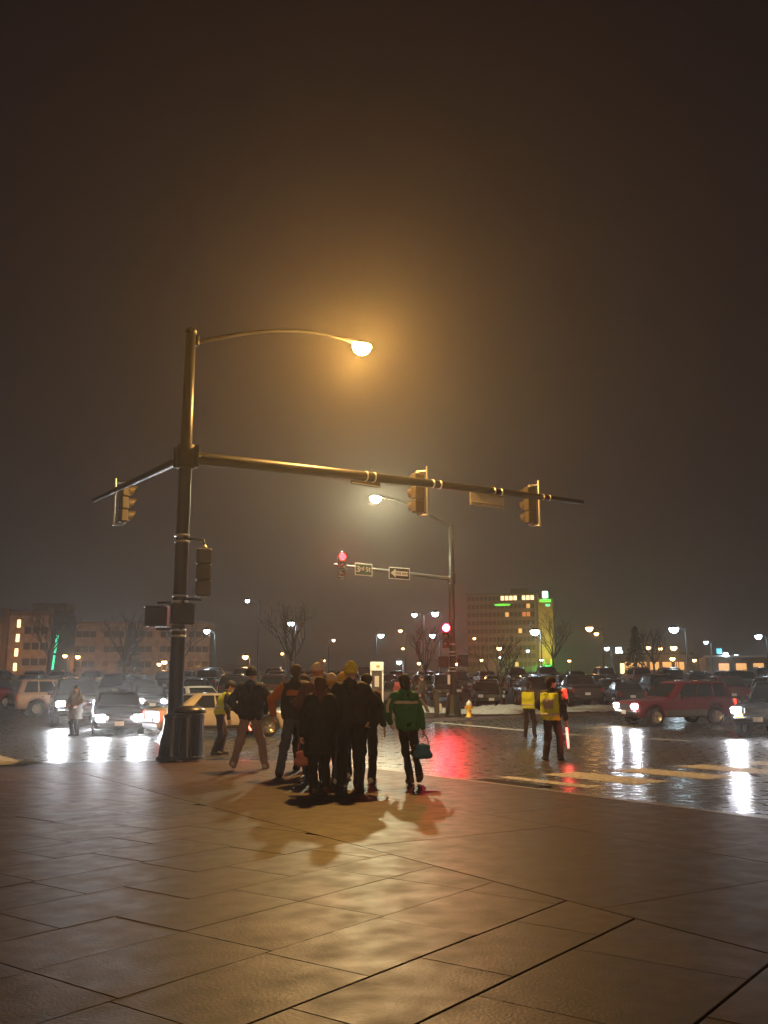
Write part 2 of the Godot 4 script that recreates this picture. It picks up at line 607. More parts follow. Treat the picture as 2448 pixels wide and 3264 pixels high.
	for si in strips.size() - 1:
		var n0: float = strips[si] - (0.008 if si >= 5 and si <= 7 else 0.0015)     # a few joints have opened
		var n1: float = strips[si + 1] + (0.008 if si >= 4 and si <= 6 else 0.0015)
		var t: float = -2.1 + [0.35, 0.0, 0.62, 0.3][si % 4]
		if si == 6:
			t = 4.45 - 1.03 * 6
		elif si == 7:
			t = 5.05 - 1.03 * 7
		elif si == 8 or si == 9:
			t = 4.07 - 1.03 * 6
		while t < 20.0:
			var c := e1 * (t + 0.5) + e2 * (n0 + n1) * 0.5
			if c.y > 2.6 and absf(c.x) < 0.47 * c.y + 1.2:
				var cell := PackedVector2Array([e1 * (t + 0.0015) + e2 * n0, e1 * (t + 1.0285) + e2 * n0, e1 * (t + 1.0285) + e2 * n1, e1 * (t + 0.0015) + e2 * n1])
				for piece in Geometry2D.intersect_polygons(cell, plaza[0]):
					var big := 0.0
					for q in piece.size():
						big += piece[q].cross(piece[(q + 1) % piece.size()])
					if absf(big) > 0.04:
						put(slab(piece, rng.randf_range(-0.0008, 0.0008), 0.05, 0.003, Vector2(rng.randf_range(-1, 1), rng.randf_range(-1, 1)) * 0.001), "slab", M["wet_concrete_%d" % rng.randi_range(0, 3)], walk)
			t += 1.03
	# paving outside that fan
	st = S()
	sheet(st, Geometry2D.clip_polygons(uwpoly([[-24.0, -7.5], [4.71, -7.5], [4.71, 2.0], [-24.0, 19.0]]), PackedVector2Array([Vector2(-1.0, 2.4), Vector2(1.0, 2.4), Vector2(14.0, 24.0), Vector2(-14.0, 24.0)]))[0], 0.045)
	obj(st, "paving", M.wet_concrete_1, walk)
	# corner block across the crossing: kerb, walk, grass; and the block on its left
	var far := structure("far_sidewalk")
	for blk in [[[22.5, 75.0], [22.5, 34.0], [90.0, 34.0], [90.0, 75.0]], [[2.0, 75.0], [2.0, 34.0], [-70.0, 34.0], [-70.0, 75.0]]]:
		var poly := uwpoly(blk)
		st = S()
		sheet(st, poly, 0.14)
		obj(st, "grass", M.winter_grass, far)
		st = S()
		for q in 4:
			var a: Vector2 = poly[q]
			var b: Vector2 = poly[(q + 1) % 4]
			for sgm in 14:
				var c := a.lerp(b, sgm / 14.0)
				var d := a.lerp(b, (sgm + 1) / 14.0)
				quad_out(st, P(c.x, c.y, g(c.y) + 0.138), P(d.x, d.y, g(d.y) + 0.138), P(d.x, d.y, g(d.y) - 0.25), P(c.x, c.y, g(c.y) - 0.25), P(poly[0].x * 0.25 + poly[1].x * 0.25 + poly[2].x * 0.25 + poly[3].x * 0.25, poly[0].y * 0.25 + poly[1].y * 0.25 + poly[2].y * 0.25 + poly[3].y * 0.25, 0))
		obj(st, "kerb_face", M.kerb_concrete, far)
		st = S()
		var s := signf(blk[2][0])
		sheet(st, uwpoly([[blk[1][0] + s * 0.02, 34.02], [blk[2][0], 34.02], [blk[2][0], 37.2], [blk[1][0] + s * 0.02, 37.2]]), 0.146)
		obj(st, "walk", M.wet_concrete_1, far)
		st = S()
		sheet(st, uwpoly([[blk[1][0] + s * 0.02, 37.21], [blk[1][0] + s * 3.2, 37.21], [blk[1][0] + s * 3.2, 74.0], [blk[1][0] + s * 0.02, 74.0]]), 0.146)
		obj(st, "walk", M.wet_concrete_2, far)
	var lot := structure("parking_lot")
	st = S()
	sheet(st, PackedVector2Array([Vector2(-80, 55), Vector2(85, 55), Vector2(85, 135), Vector2(-80, 135)]), 0.15)
	obj(st, "lot_asphalt", M.lot_asphalt, lot)

# ---------------------------------------------------------------- signals and poles
var signal_cache := {}

# three-lens signal head; its lenses face local -z. bracket: pipe on the back side
func signal_head(label: String, at: Vector3, yaw: float, lit: int, bracket: float, lamp: Material = null) -> Node3D:
	var t := thing("traffic_signal", label, "traffic light", at, yaw)
	for k in 3:
		var y := 0.36 - 0.36 * k
		box("housing", M.signal_housing if bracket != 0.0 else M.signal_dark, t, Vector3(0, y, 0), Vector3(0.34, 0.352, 0.2), 0.03)
		var st := S()
		lathe(st, [[0.0, -0.035], [0.08, -0.028], [0.13, -0.008], [0.15, 0.01]], 24, Vector3.ZERO, Basis(Vector3.RIGHT, PI / 2))
		var l := obj(st, "lens", (lamp if lamp else M.red_lens) if k == lit else M.dead_lens, t)
		l.position = Vector3(0, y, -0.112)
		st = S()
		st.set_smooth_group(2)
		for j in 18:   # open-bottomed visor
			var a0 := deg_to_rad(-40.0 + 260.0 * j / 18.0)
			var a1 := deg_to_rad(-40.0 + 260.0 * (j + 1) / 18.0)
			for rr in [[0.172, 1.0], [0.164, -1.0]]:
				var q := []
				for e in [[a0, 0.0], [a1, 0.0], [a1, 1.0], [a0, 1.0]]:
					var reach: float = -0.10 - e[1] * (0.13 + 0.13 * clampf(sin(e[0]), 0, 1))
					q.append(Vector3(cos(e[0]) * rr[0], sin(e[0]) * rr[0], reach))
				quad_out(st, q[0], q[1], q[2], q[3], Vector3(0, 0, q[2].z * 0.5) if rr[1] > 0 else (q[0] + q[2]) * 1.5)
		var v := obj(st, "visor", M.signal_housing if bracket != 0.0 else M.signal_dark, t)
		v.position = Vector3(0, y, 0)
		if k == lit:
			spot(t, Vector3(0, y, -0.17), Vector3(0, -0.05, -1), Color(1.0, 0.05, 0.14), 12.0, 50.0, 0.12)
	var st2 := S()
	lathe(st2, [[0.0, 0.54], [0.07, 0.545], [0.06, 0.58], [0.03, 0.62], [0.0, 0.625]], 12)
	obj(st2, "cap", M.galvanised, t)
	st2 = S()
	lathe(st2, [[0.0, -0.62], [0.03, -0.615], [0.06, -0.58], [0.07, -0.545], [0.0, -0.54]], 12)
	obj(st2, "cap", M.galvanised, t)
	if bracket != 0.0:
		st2 = S()
		tube(st2, [Vector3(0, 0.6, 0), Vector3(bracket * 0.12, 0.6, 0.1), Vector3(bracket * 0.16, 0.6, 0.21)], [0.022, 0.022, 0.022], 8)
		tube(st2, [Vector3(0, -0.6, 0), Vector3(bracket * 0.12, -0.6, 0.1), Vector3(bracket * 0.16, -0.6, 0.21)], [0.022, 0.022, 0.022], 8)
		tube(st2, [Vector3(bracket * 0.16, -0.63, 0.21), Vector3(bracket * 0.16, 0.72, 0.21)], [0.034, 0.034], 10)
		obj(st2, "bracket", M.galvanised, t)
	return t

func luminaire(parent: Node, at: Vector3, dir: Vector3, lens: Material, color: Color, energy: float) -> void:
	# flat cobra-head street lantern, arm end at `at`, pointing along dir
	var side := dir.cross(Vector3.UP).normalized()
	var rings := []
	for k in [[-0.1, 0.035, 0.035, 0.0], [0.0, 0.07, 0.05, 0.0], [0.16, 0.12, 0.075, 0.0], [0.36, 0.17, 0.1, 0.0], [0.58, 0.17, 0.09, -0.005], [0.72, 0.13, 0.065, -0.015], [0.8, 0.06, 0.03, -0.03]]:
		var r := PackedVector3Array()
		for j in 16:
			var a := TAU * j / 16
			r.append(at + dir * k[0] + side * cos(a) * k[1] + Vector3.UP * (k[3] + (sin(a) * k[2] if sin(a) > 0 else sin(a) * k[2] * 0.4)))
		rings.append(r)
	var st := S()
	loft(st, rings)
	var head := obj(st, "lamp_head", M.pole_paint, parent)
	st = S()
	var rr := []
	for k in 7:
		var ph := deg_to_rad(-90.0 + 90.0 * k / 6.0)
		rr.append([cos(ph) * 0.23, sin(ph) * 0.24])
	rr.append([0.0, 0.0])
	rr[0][0] = 0.0
	lathe(st, rr, 24)
	var lm := obj(st, "lamp_lens", lens, head)
	lm.position = at + dir * 0.47 + Vector3(0, -0.045, 0)
	lm.scale = Vector3(1.05, 1.0, 1.0)
	omni(lm, Vector3(0, -0.12, 0), color, energy, 0.2)

func flange(parent: Node, at: Vector3, dir: Vector3, r: float, n := 6) -> void:
	for k in n:
		var a := TAU * k / n
		var side := dir.cross(Vector3.UP).normalized()
		var p := at + side * cos(a) * r + Vector3.UP * sin(a) * r
		var st := S()
		tube(st, [p - dir * 0.03, p + dir * 0.05], [0.018, 0.018], 6)
		obj(st, "bolt", M.galvanised, parent)

func near_pole() -> void:
	var base := P(-4.52, 20.77)
	var t := thing("signal_pole", "tall dark signal pole with long mast arm and lit orange street lamp", "signal pole", base)
	var ud := Vector3(U.x, 0, -U.y)
	var wd := Vector3(W.x, 0, -W.y)
	var st := S()
	lathe(st, [[0.38, 0.0], [0.38, 0.05], [0.33, 0.09], [0.31, 0.3], [0.25, 0.62], [0.225, 0.84], [0.24, 0.87], [0.24, 0.92], [0.17, 0.95], [0.0, 0.95]], 12, Vector3.ZERO, Basis.IDENTITY, false)
	obj(st, "base_cover", M.pole_green, t)
	st = S()
	lathe(st, [[0.165, 0.9], [0.15, 4.0], [0.135, 7.2], [0.12, 9.66], [0.0, 9.66]], 24)
	obj(st, "shaft", M.pole_paint, t)
	st = S()
	lathe(st, [[0.0, 9.64], [0.135, 9.645], [0.14, 9.72], [0.11, 9.78], [0.0, 9.8]], 20)
	obj(st, "pole_cap", M.pole_paint, t)
	# mast arm over the street, short arm over the side street
	st = S()
	var pts := []
	var rad := []
	for k in 13:
		var s := k / 12.0
		pts.append(Vector3(0, 6.68 + 0.3 * sin(s * 1.3), 0) + ud * (0.2 + 12.15 * s))
		rad.append(lerpf(0.155, 0.07, s))
	pts[0].y = 6.68
	tube(st, pts, rad, 18)
	obj(st, "mast_arm", M.pole_paint, t)
	st = S()
	pts = []
	rad = []
	for k in 9:
		var s := k / 8.0
		pts.append(Vector3(0, 6.68 + 0.3 * s, 0) + wd * (0.2 + 7.3 * s))
		rad.append(lerpf(0.11, 0.06, s))
	tube(st, pts, rad, 16)
	obj(st, "side_arm", M.pole_paint, t)
	st = S()
	lathe(st, [[0.15, 6.4], [0.2, 6.41], [0.2, 6.95], [0.15, 6.96]], 20)
	bx(st, Vector3(0, 6.68, 0) + ud * 0.2, Vector3(0.5, 0.52, 0.06), 0.01, Basis(wd, Vector3.UP, ud))
	bx(st, Vector3(0, 6.68, 0) + wd * 0.2, Vector3(0.42, 0.48, 0.06), 0.01, Basis(ud, Vector3.UP, wd))
	obj(st, "arm_clamp", M.pole_paint, t)
	flange(t, Vector3(0, 6.68, 0) + ud * 0.24, ud, 0.215, 4)
	flange(t, Vector3(0, 6.68, 0) + wd * 0.24, wd, 0.19, 4)
	# street-lamp arm
	st = S()
	pts = []
	rad = []
	for k in 13:
		var s := k / 12.0
		pts.append(Vector3(0, 9.45 + 0.94 * sin(s * 1.8), 0) + ud * (0.1 + 4.1 * s))
		rad.append(lerpf(0.06, 0.035, s))
	tube(st, pts, rad, 12)
	obj(st, "lamp_arm", M.pole_paint, t)
	st = S()
	bx(st, Vector3(0, 9.5, 0) + ud * 0.14, Vector3(0.16, 0.26, 0.1), 0.015, Basis(wd, Vector3.UP, ud))
	obj(st, "lamp_arm_socket", M.pole_paint, t)
	luminaire(t, pts[12], (ud + Vector3(0, -0.05, 0)).normalized(), M.sodium_lens, Color(1.0, 0.74, 0.38), 180.0)
	# band clamps
	for y in [4.86, 4.72, 3.5, 3.38, 2.75, 2.62]:
		st = S()
		lathe(st, [[0.15, y - 0.025], [0.172, y - 0.022], [0.172, y + 0.022], [0.15, y + 0.025]], 20)
		obj(st, "band", M.galvanised, t)
	# arm fittings
	for s in [4.92, 7.0, 9.1, 10.9]:
		var q: Vector3 = Vector3(0, 6.68 + 0.3 * sin((s - 0.2) / 12.15 * 1.3), 0) + ud * s
		var r := lerpf(0.155, 0.07, (s - 0.2) / 12.15)
		for dx in [-0.12, 0.12]:
			st = S()
			lathe(st, [[r - 0.01, -0.02], [r + 0.014, -0.018], [r + 0.014, 0.018], [r - 0.01, 0.02]], 16, q + ud * dx, Basis(wd, ud, wd.cross(ud)))
			obj(st, "arm_band", M.galvanised, t)
	# signals on the arms
	var yaw := rad_to_deg(atan2(-wd.x, -wd.z))
	signal_head("yellowish traffic signal seen from behind at the middle of the mast arm", base + Vector3(0, 6.66, 0) + ud * 6.66 + wd * 0.36, yaw, -1, 1.0)
	signal_head("yellowish traffic signal seen from behind near the tip of the mast arm", base + Vector3(0, 6.74, 0) + ud * 10.6 + wd * 0.34, yaw, -1, 1.0)
	var yaw_u := rad_to_deg(atan2(-ud.x, -ud.z))
	signal_head("traffic signal seen side-on hanging from the short side arm", base + Vector3(0, 6.62, 0) + wd * 5.75 + ud * 0.36, yaw_u, -1, -1.0)
	signal_head("black traffic signal strapped to the shaft of the near pole", base + Vector3(0.52, 4.02, 0.08), yaw - 18, -1, 0.0)
	st = S()
	tube(st, [Vector3(0.1, 4.79, 0), Vector3(0.5, 4.75, 0.06), Vector3(0.52, 4.6, 0.08)], [0.028, 0.028, 0.028], 8)
	obj(st, "signal_bracket", M.pole_paint, t)
	st = S()
	tube(st, [Vector3(0.1, 3.44, 0), Vector3(0.5, 3.42, 0.06), Vector3(0.52, 3.44, 0.08)], [0.028, 0.028, 0.028], 8)
	obj(st, "signal_bracket", M.pole_paint, t)
	# back of the street-name panel
	var s0 := thing("street_sign", "blank metal back of a street-name sign clamped behind the mast arm", "sign", base + Vector3(0, 6.77, 0) + ud * 8.87 + wd * 0.17, rad_to_deg(atan2(-wd.x, -wd.z)))
	box("panel", M.sign_back, s0, Vector3.ZERO, Vector3(1.2, 0.56, 0.012), 0.004)
	for y in [-0.2, 0.2]:
		box("stiffener", M.galvanised, s0, Vector3(0, y, 0.02), Vector3(1.1, 0.03, 0.025), 0.004)
	var s1 := thing("street_sign", "second sign seen edge-on from behind over the orange-lit arm", "sign", base + Vector3(0, 6.78, 0) + ud * 4.92 + wd * 0.19, rad_to_deg(atan2(-wd.x, -wd.z)) + 3)
	box("panel", M.sign_black, s1, Vector3(0, 0, 0), Vector3(0.9, 0.3, 0.012), 0.004)
	box("stiffener", M.galvanised, s1, Vector3(0, -0.13, 0.018), Vector3(0.86, 0.02, 0.02), 0.004)
	# pedestrian signals
	for k in 2:
		var pt := thing("pedestrian_signal", ["dark pedestrian signal box at the street side of the near pole", "dark pedestrian signal box in front of the near pole shaft"][k], "pedestrian signal", base + [Vector3(-0.5, 3.06, -0.05), Vector3(0.16, 3.08, 0.36)][k], [yaw_u - 180 + 55, yaw - 8][k])
		box("housing", M.signal_dark, pt, Vector3.ZERO, Vector3(0.5, 0.46, 0.22), 0.03)
		box("visor", M.signal_dark, pt, Vector3(0, 0.2, -0.17), Vector3(0.5, 0.02, 0.14), 0.004)
		box("face", M.dead_lens, pt, Vector3(0, 0, -0.113), Vector3(0.42, 0.38, 0.008), 0.002)
		box("hinge", M.galvanised, pt, Vector3(0.1, -0.24, 0.02), Vector3(0.12, 0.03, 0.06), 0.006)
		box("hinge", M.galvanised, pt, Vector3(-0.12, 0.24, 0.02), Vector3(0.12, 0.03, 0.06), 0.006)
	for y in [3.36, 2.78]:
		for e in [Vector3(-0.5, y, -0.05), Vector3(0.16, y, 0.36)]:
			st = S()
			tube(st, [Vector3(0, y, 0), e], [0.025, 0.025], 8)
			obj(st, "pedestrian_bracket", M.pole_paint, t)

func far_pole() -> void:
	var base := P(3.1, 43.0, g(43.0) + 0.146)
	var t := thing("signal_pole", "distant dark signal pole with white street lamp and short sign-bearing arm", "signal pole", base)
	var ud := Vector3(-U.x, 0, U.y)
	var st := S()
	lathe(st, [[0.42, 0.0], [0.42, 0.06], [0.36, 0.12], [0.3, 0.55], [0.24, 0.95], [0.16, 1.0], [0.0, 1.0]], 12, Vector3.ZERO, Basis.IDENTITY, false)
	obj(st, "base_cover", M.pole_green, t)
	st = S()
	lathe(st, [[0.16, 0.95], [0.13, 6.0], [0.11, 8.7], [0.0, 8.72]], 20)
	obj(st, "shaft", M.pole_paint, t)
	st = S()
	var pts := []
	var rad := []
	for k in 9:
		var s := k / 8.0
		pts.append(Vector3(0, 6.2 - 0.02 + 0.22 * s, 0) + ud * (0.1 + 6.1 * s))
		rad.append(lerpf(0.1, 0.05, s))
	tube(st, pts, rad, 14)
	obj(st, "mast_arm", M.lamp_post_grey, t)
	st = S()
	lathe(st, [[0.12, 5.95], [0.18, 5.96], [0.18, 6.42], [0.12, 6.43]], 16)
	obj(st, "arm_clamp", M.pole_paint, t)
	st = S()
	pts = []
	rad = []
	for k in 11:
		var s := k / 10.0
		pts.append(Vector3(0, 8.6 + 1.0 * sin(s * 1.45), 0) + ud * (0.05 + 3.6 * s))
		rad.append(lerpf(0.055, 0.035, s))
	tube(st, pts, rad, 10)
	obj(st, "lamp_arm", M.pole_paint, t)
	luminaire(t, pts[10], ud, M.white_lens, Color(1.0, 0.97, 0.78), 125.0)
	for y in [2.85, 2.7, 2.15, 2.0, 3.2]:
		st = S()
		lathe(st, [[0.14, y - 0.03], [0.165, y - 0.025], [0.165, y + 0.025], [0.14, y + 0.03]], 16)
		obj(st, "band", M.galvanised, t)
	box("notice_plate", M.sign_white, t, Vector3(-0.17, 1.62, 0.12), Vector3(0.16, 0.42, 0.01), 0.003, Basis(Vector3.UP, 0.5))
	# signals: these face the viewer
	var q: Vector3 = base + Vector3(0, 6.36, 0) + ud * 5.8
	signal_head("red-lit traffic signal at the tip of the sign-bearing arm", q + Vector3(0, 0.0, 0.22), 180 + 14, 0, 0.0)
	signal_head("brightly glowing red signal on the shaft of the distant pole", base + Vector3(-0.3, 3.55, 0.3), 180, 0, 0.0, M.red_lens_bright)
	# signs on the arm
	var s0 := thing("street_sign", "green 3rd St street-name sign with white border on the arm", "sign", base + Vector3(0, 6.27, 0) + ud * 4.78 + Vector3(0.536, 0, 0.844) * 0.1, 32.4)
	box("border", M.sign_white, s0, Vector3.ZERO, Vector3(0.88, 0.54, 0.014), 0.004)
	box("panel", M.sign_green, s0, Vector3(0, 0, 0.009), Vector3(0.8, 0.46, 0.01), 0.003)
	text("3", 0.36, M.sign_white, s0, Vector3(-0.28, 0.0, 0.017))
	text("rd", 0.22, M.sign_white, s0, Vector3(-0.08, 0.03, 0.017))
	text("St", 0.28, M.sign_white, s0, Vector3(0.22, 0.01, 0.017))
	var s1 := thing("one_way_sign", "black one way sign with white left arrow on the arm", "sign", base + Vector3(0, 6.22, 0) + ud * 2.95 + Vector3(0.536, 0, 0.844) * 0.12, 32.4)
	box("border", M.sign_white, s1, Vector3.ZERO, Vector3(1.1, 0.52, 0.014), 0.004)
	box("panel", M.sign_black, s1, Vector3(0, 0, 0.009), Vector3(1.04, 0.46, 0.01), 0.003)
	st = S()
	plate(st, [Vector3(-0.2, 0.1, 0.0145), Vector3(0.45, 0.1, 0.0145), Vector3(0.45, -0.1, 0.0145), Vector3(-0.2, -0.1, 0.0145)], 0.004, Vector3(0, 0, -1))
	plate(st, [Vector3(-0.2, 0.19, 0.0145), Vector3(-0.2, 0.0, 0.0145), Vector3(-0.2, -0.19, 0.0145), Vector3(-0.46, 0.0, 0.0145)], 0.004, Vector3(0, 0, -1))
	obj(st, "arrow", M.sign_white, s1)
	text("ONE WAY", 0.15, M.sign_black, s1, Vector3(0.12, 0.0, 0.0205))
	# pedestrian signals and push-button post beside it
	for k in 2:
		var pt := thing("pedestrian_signal", ["unlit pedestrian signal box on the push-button side of the distant pole", "unlit pedestrian signal box on the hydrant side of the distant pole"][k], "pedestrian signal", base + [Vector3(-0.42, 2.4, 0.1), Vector3(0.46, 2.45, 0.05)][k], [150, 205][k])
		box("housing", M.signal_dark, pt, Vector3.ZERO, Vector3(0.46, 0.5, 0.2), 0.02)
		box("visor", M.signal_dark, pt, Vector3(0, 0.24, -0.15), Vector3(0.46, 0.02, 0.12), 0.004)
		box("face", M.dead_lens, pt, Vector3(0, 0, -0.104), Vector3(0.38, 0.4, 0.008), 0.002)
		st = S()
		tube(st, [Vector3(0, 0.1, 0), Vector3([0.42, 0.4][k], 0.1, [0.1, -0.05][k])], [0.02, 0.02], 6)
		obj(st, "bracket", M.pole_paint, pt)
	var bt := thing("push_button_post", "short dark push-button post beside the distant pole base", "post", base + Vector3(-0.75, 0.0, 0.3))
	box("post", M.pole_green, bt, Vector3(0, 0.55, 0), Vector3(0.22, 1.1, 0.2), 0.02)
	box("hood", M.pole_green, bt, Vector3(0.05, 1.16, 0), Vector3(0.46, 0.1, 0.3), 0.02)
	box("plate", M.sign_white, bt, Vector3(0.16, 0.4, 0.1), Vector3(0.1, 0.34, 0.01), 0.003)

# ---------------------------------------------------------------- backdrop
func street_lamp(x: float, d: float, y: float, kind: String, size: float, energy: float, arm: float) -> void:
	var cool := kind == "cool"
	var y0 := g(d) + (0.15 if d > 55 and d < 135 else -0.01)
	var h := y - y0
	var where := "in the parking lot" if d < 125 else "beyond the parking lot"
	var tall := "tall" if h > 5.2 else ("mid-height" if h > 3.6 else "short")
	var t := thing("street_lamp", "%s pole lamp with %s light standing %s" % [tall, "cool white" if cool else "warm orange-white", where], "street lamp", P(x + arm, d, y0), 0.0, "%s lamps %s" % ["cool white" if cool else "warm", where])
	var st := S()
	lathe(st, [[0.16, 0.0], [0.16, 0.4], [0.09, 0.45], [0.06, h - 0.3], [0.05, h + 0.05], [0.0, h + 0.06]], 10)
	obj(st, "pole", M.lamp_post_grey, t)
	st = S()
	tube(st, [Vector3(0, h - 0.4, 0), Vector3(-arm * 0.4, h + 0.05, 0), Vector3(-arm, h + 0.16, 0)], [0.045, 0.04, 0.035], 8)
	obj(st, "arm", M.lamp_post_grey, t)
	st = S()
	lathe(st, [[0.0, h + 0.06], [size * 0.95, h + 0.06], [size * 1.05, h + 0.12], [size * 0.6, h + 0.3], [0.0, h + 0.34]], 14, Vector3(-arm, 0, 0))
	var head := obj(st, "lamp_head", M.pole_paint, t)
	st = S()
	lathe(st, [[0.0, h - size], [size * 0.5, h - size * 0.86], [size * 0.86, h - size * 0.5], [size, h], [size * 0.9, h + 0.055], [0.0, h + 0.057]], 14, Vector3(-arm, 0, 0))
	obj(st, "lamp_lens", M.cool_lens if cool else M.warm_lens, head)
	omni(t, Vector3(-arm, h - size - 0.1, 0), Color(0.86, 0.95, 1.0) if cool else Color(1.0, 0.72, 0.42), energy * 0.22, size)

func bare_tree(label: String, x: float, d: float, h: float, seed_: int, spread := 0.5) -> void:
	var y0 := g(d) + (0.15 if d > 55 and d < 135 else 0.13)
	var t := thing("bare_tree", label, "tree", P(x, d, y0))
	var r := RandomNumberGenerator.new()
	r.seed = seed_
	var st := S()
	var th := h * 0.3
	tube(st, [Vector3(0, -0.1, 0), Vector3(0.02, th * 0.5, 0.01), Vector3(0, th, 0)], [h * 0.024, h * 0.019, h * 0.016], 8)
	obj(st, "trunk", M.bark, t)
	st = S()
	for k in 6:
		var a := TAU * k / 6.0 + r.randf_range(-0.4, 0.4)
		var dir := Vector3(cos(a) * spread, 1.0, sin(a) * spread).normalized()
		branch(st, r, Vector3(0, th * r.randf_range(0.86, 1.0), 0), dir, h * 0.3, h * 0.011, 4, spread)
	branch(st, r, Vector3(0, th, 0), Vector3(0.05, 1, 0.02).normalized(), h * 0.32, h * 0.013, 4, spread)
	obj(st, "crown", M.bark, t)

func branch(st: SurfaceTool, r: RandomNumberGenerator, p: Vector3, dir: Vector3, l: float, rad: float, depth: int, spread: float) -> void:
	var mid := p + dir * l * 0.5 + Vector3(r.randf_range(-1, 1), r.randf_range(-1, 1), r.randf_range(-1, 1)) * l * 0.06
	var e := p + dir * l + Vector3(0, l * 0.05, 0)
	tube(st, [p, mid, e], [rad, rad * 0.8, rad * 0.55], 4 if depth < 3 else 6, false)
	if depth <= 0:
		return
	for k in (3 if depth > 1 else 2):
		var o := Vector3(r.randf_range(-1, 1), r.randf_range(-0.2, 0.9), r.randf_range(-1, 1)) * (0.55 + spread * 0.5)
		branch(st, r, mid.lerp(e, 0.3 + 0.35 * k), (dir + o).normalized(), l * r.randf_range(0.5, 0.72), rad * 0.55, depth - 1, spread)

func conifer(label: String, x: float, d: float, h: float, seed_: int) -> void:
	var t := thing("evergreen_tree", label, "tree", P(x, d, g(d)))
	var r := RandomNumberGenerator.new()
	r.seed = seed_
	var st := S()
	lathe(st, [[0.16, -0.1], [0.1, h * 0.5], [0.02, h * 0.97], [0.0, h]], 8)
	obj(st, "trunk", M.bark, t)
	st = S()
	st.set_smooth_group(-1)
	for k in 900:
		var s := pow(r.randf(), 0.7)
		var y := h * (0.1 + 0.9 * s)
		var rad := h * 0.24 * (1.04 - s) * r.randf_range(0.25, 1.0)
		var a := r.randf() * TAU
		var p := Vector3(cos(a) * rad, y - rad * 0.35, sin(a) * rad)
		var out := Vector3(cos(a), -0.35, sin(a)).normalized()
		var side := out.cross(Vector3.UP).normalized()
		var l := h * 0.05 * r.randf_range(0.7, 1.4)
		for q in 2:
			var w := side * l * 0.35 if q == 0 else Vector3.UP * l * 0.3
			st.add_vertex(p - w); st.add_vertex(p + w); st.add_vertex(p + out * l)
	obj(st, "crown", M.needles, t)

func flood(t: Node3D, at: Vector3, aim: Vector3, color: Color, energy: float) -> void:   # spot added to wash a facade from below, over an added lamp case
	box("added_lamp_case", M.pole_paint, t, at + Vector3(0, -0.25, 0), Vector3(0.5, 0.4, 0.3), 0.04)
	spot(t, at + Vector3(0, 0.05, 0.1), aim, color, energy, 55.0, 0.2)

func face_viewer(t: Node3D) -> void:   # fronts were laid out towards -z: turn them to +z
	for c in t.get_children():
		c.position.z = -c.position.z
		if c is SpotLight3D:
			c.basis = Basis.looking_at(Vector3(-c.basis.z.x, -c.basis.z.y, c.basis.z.z))

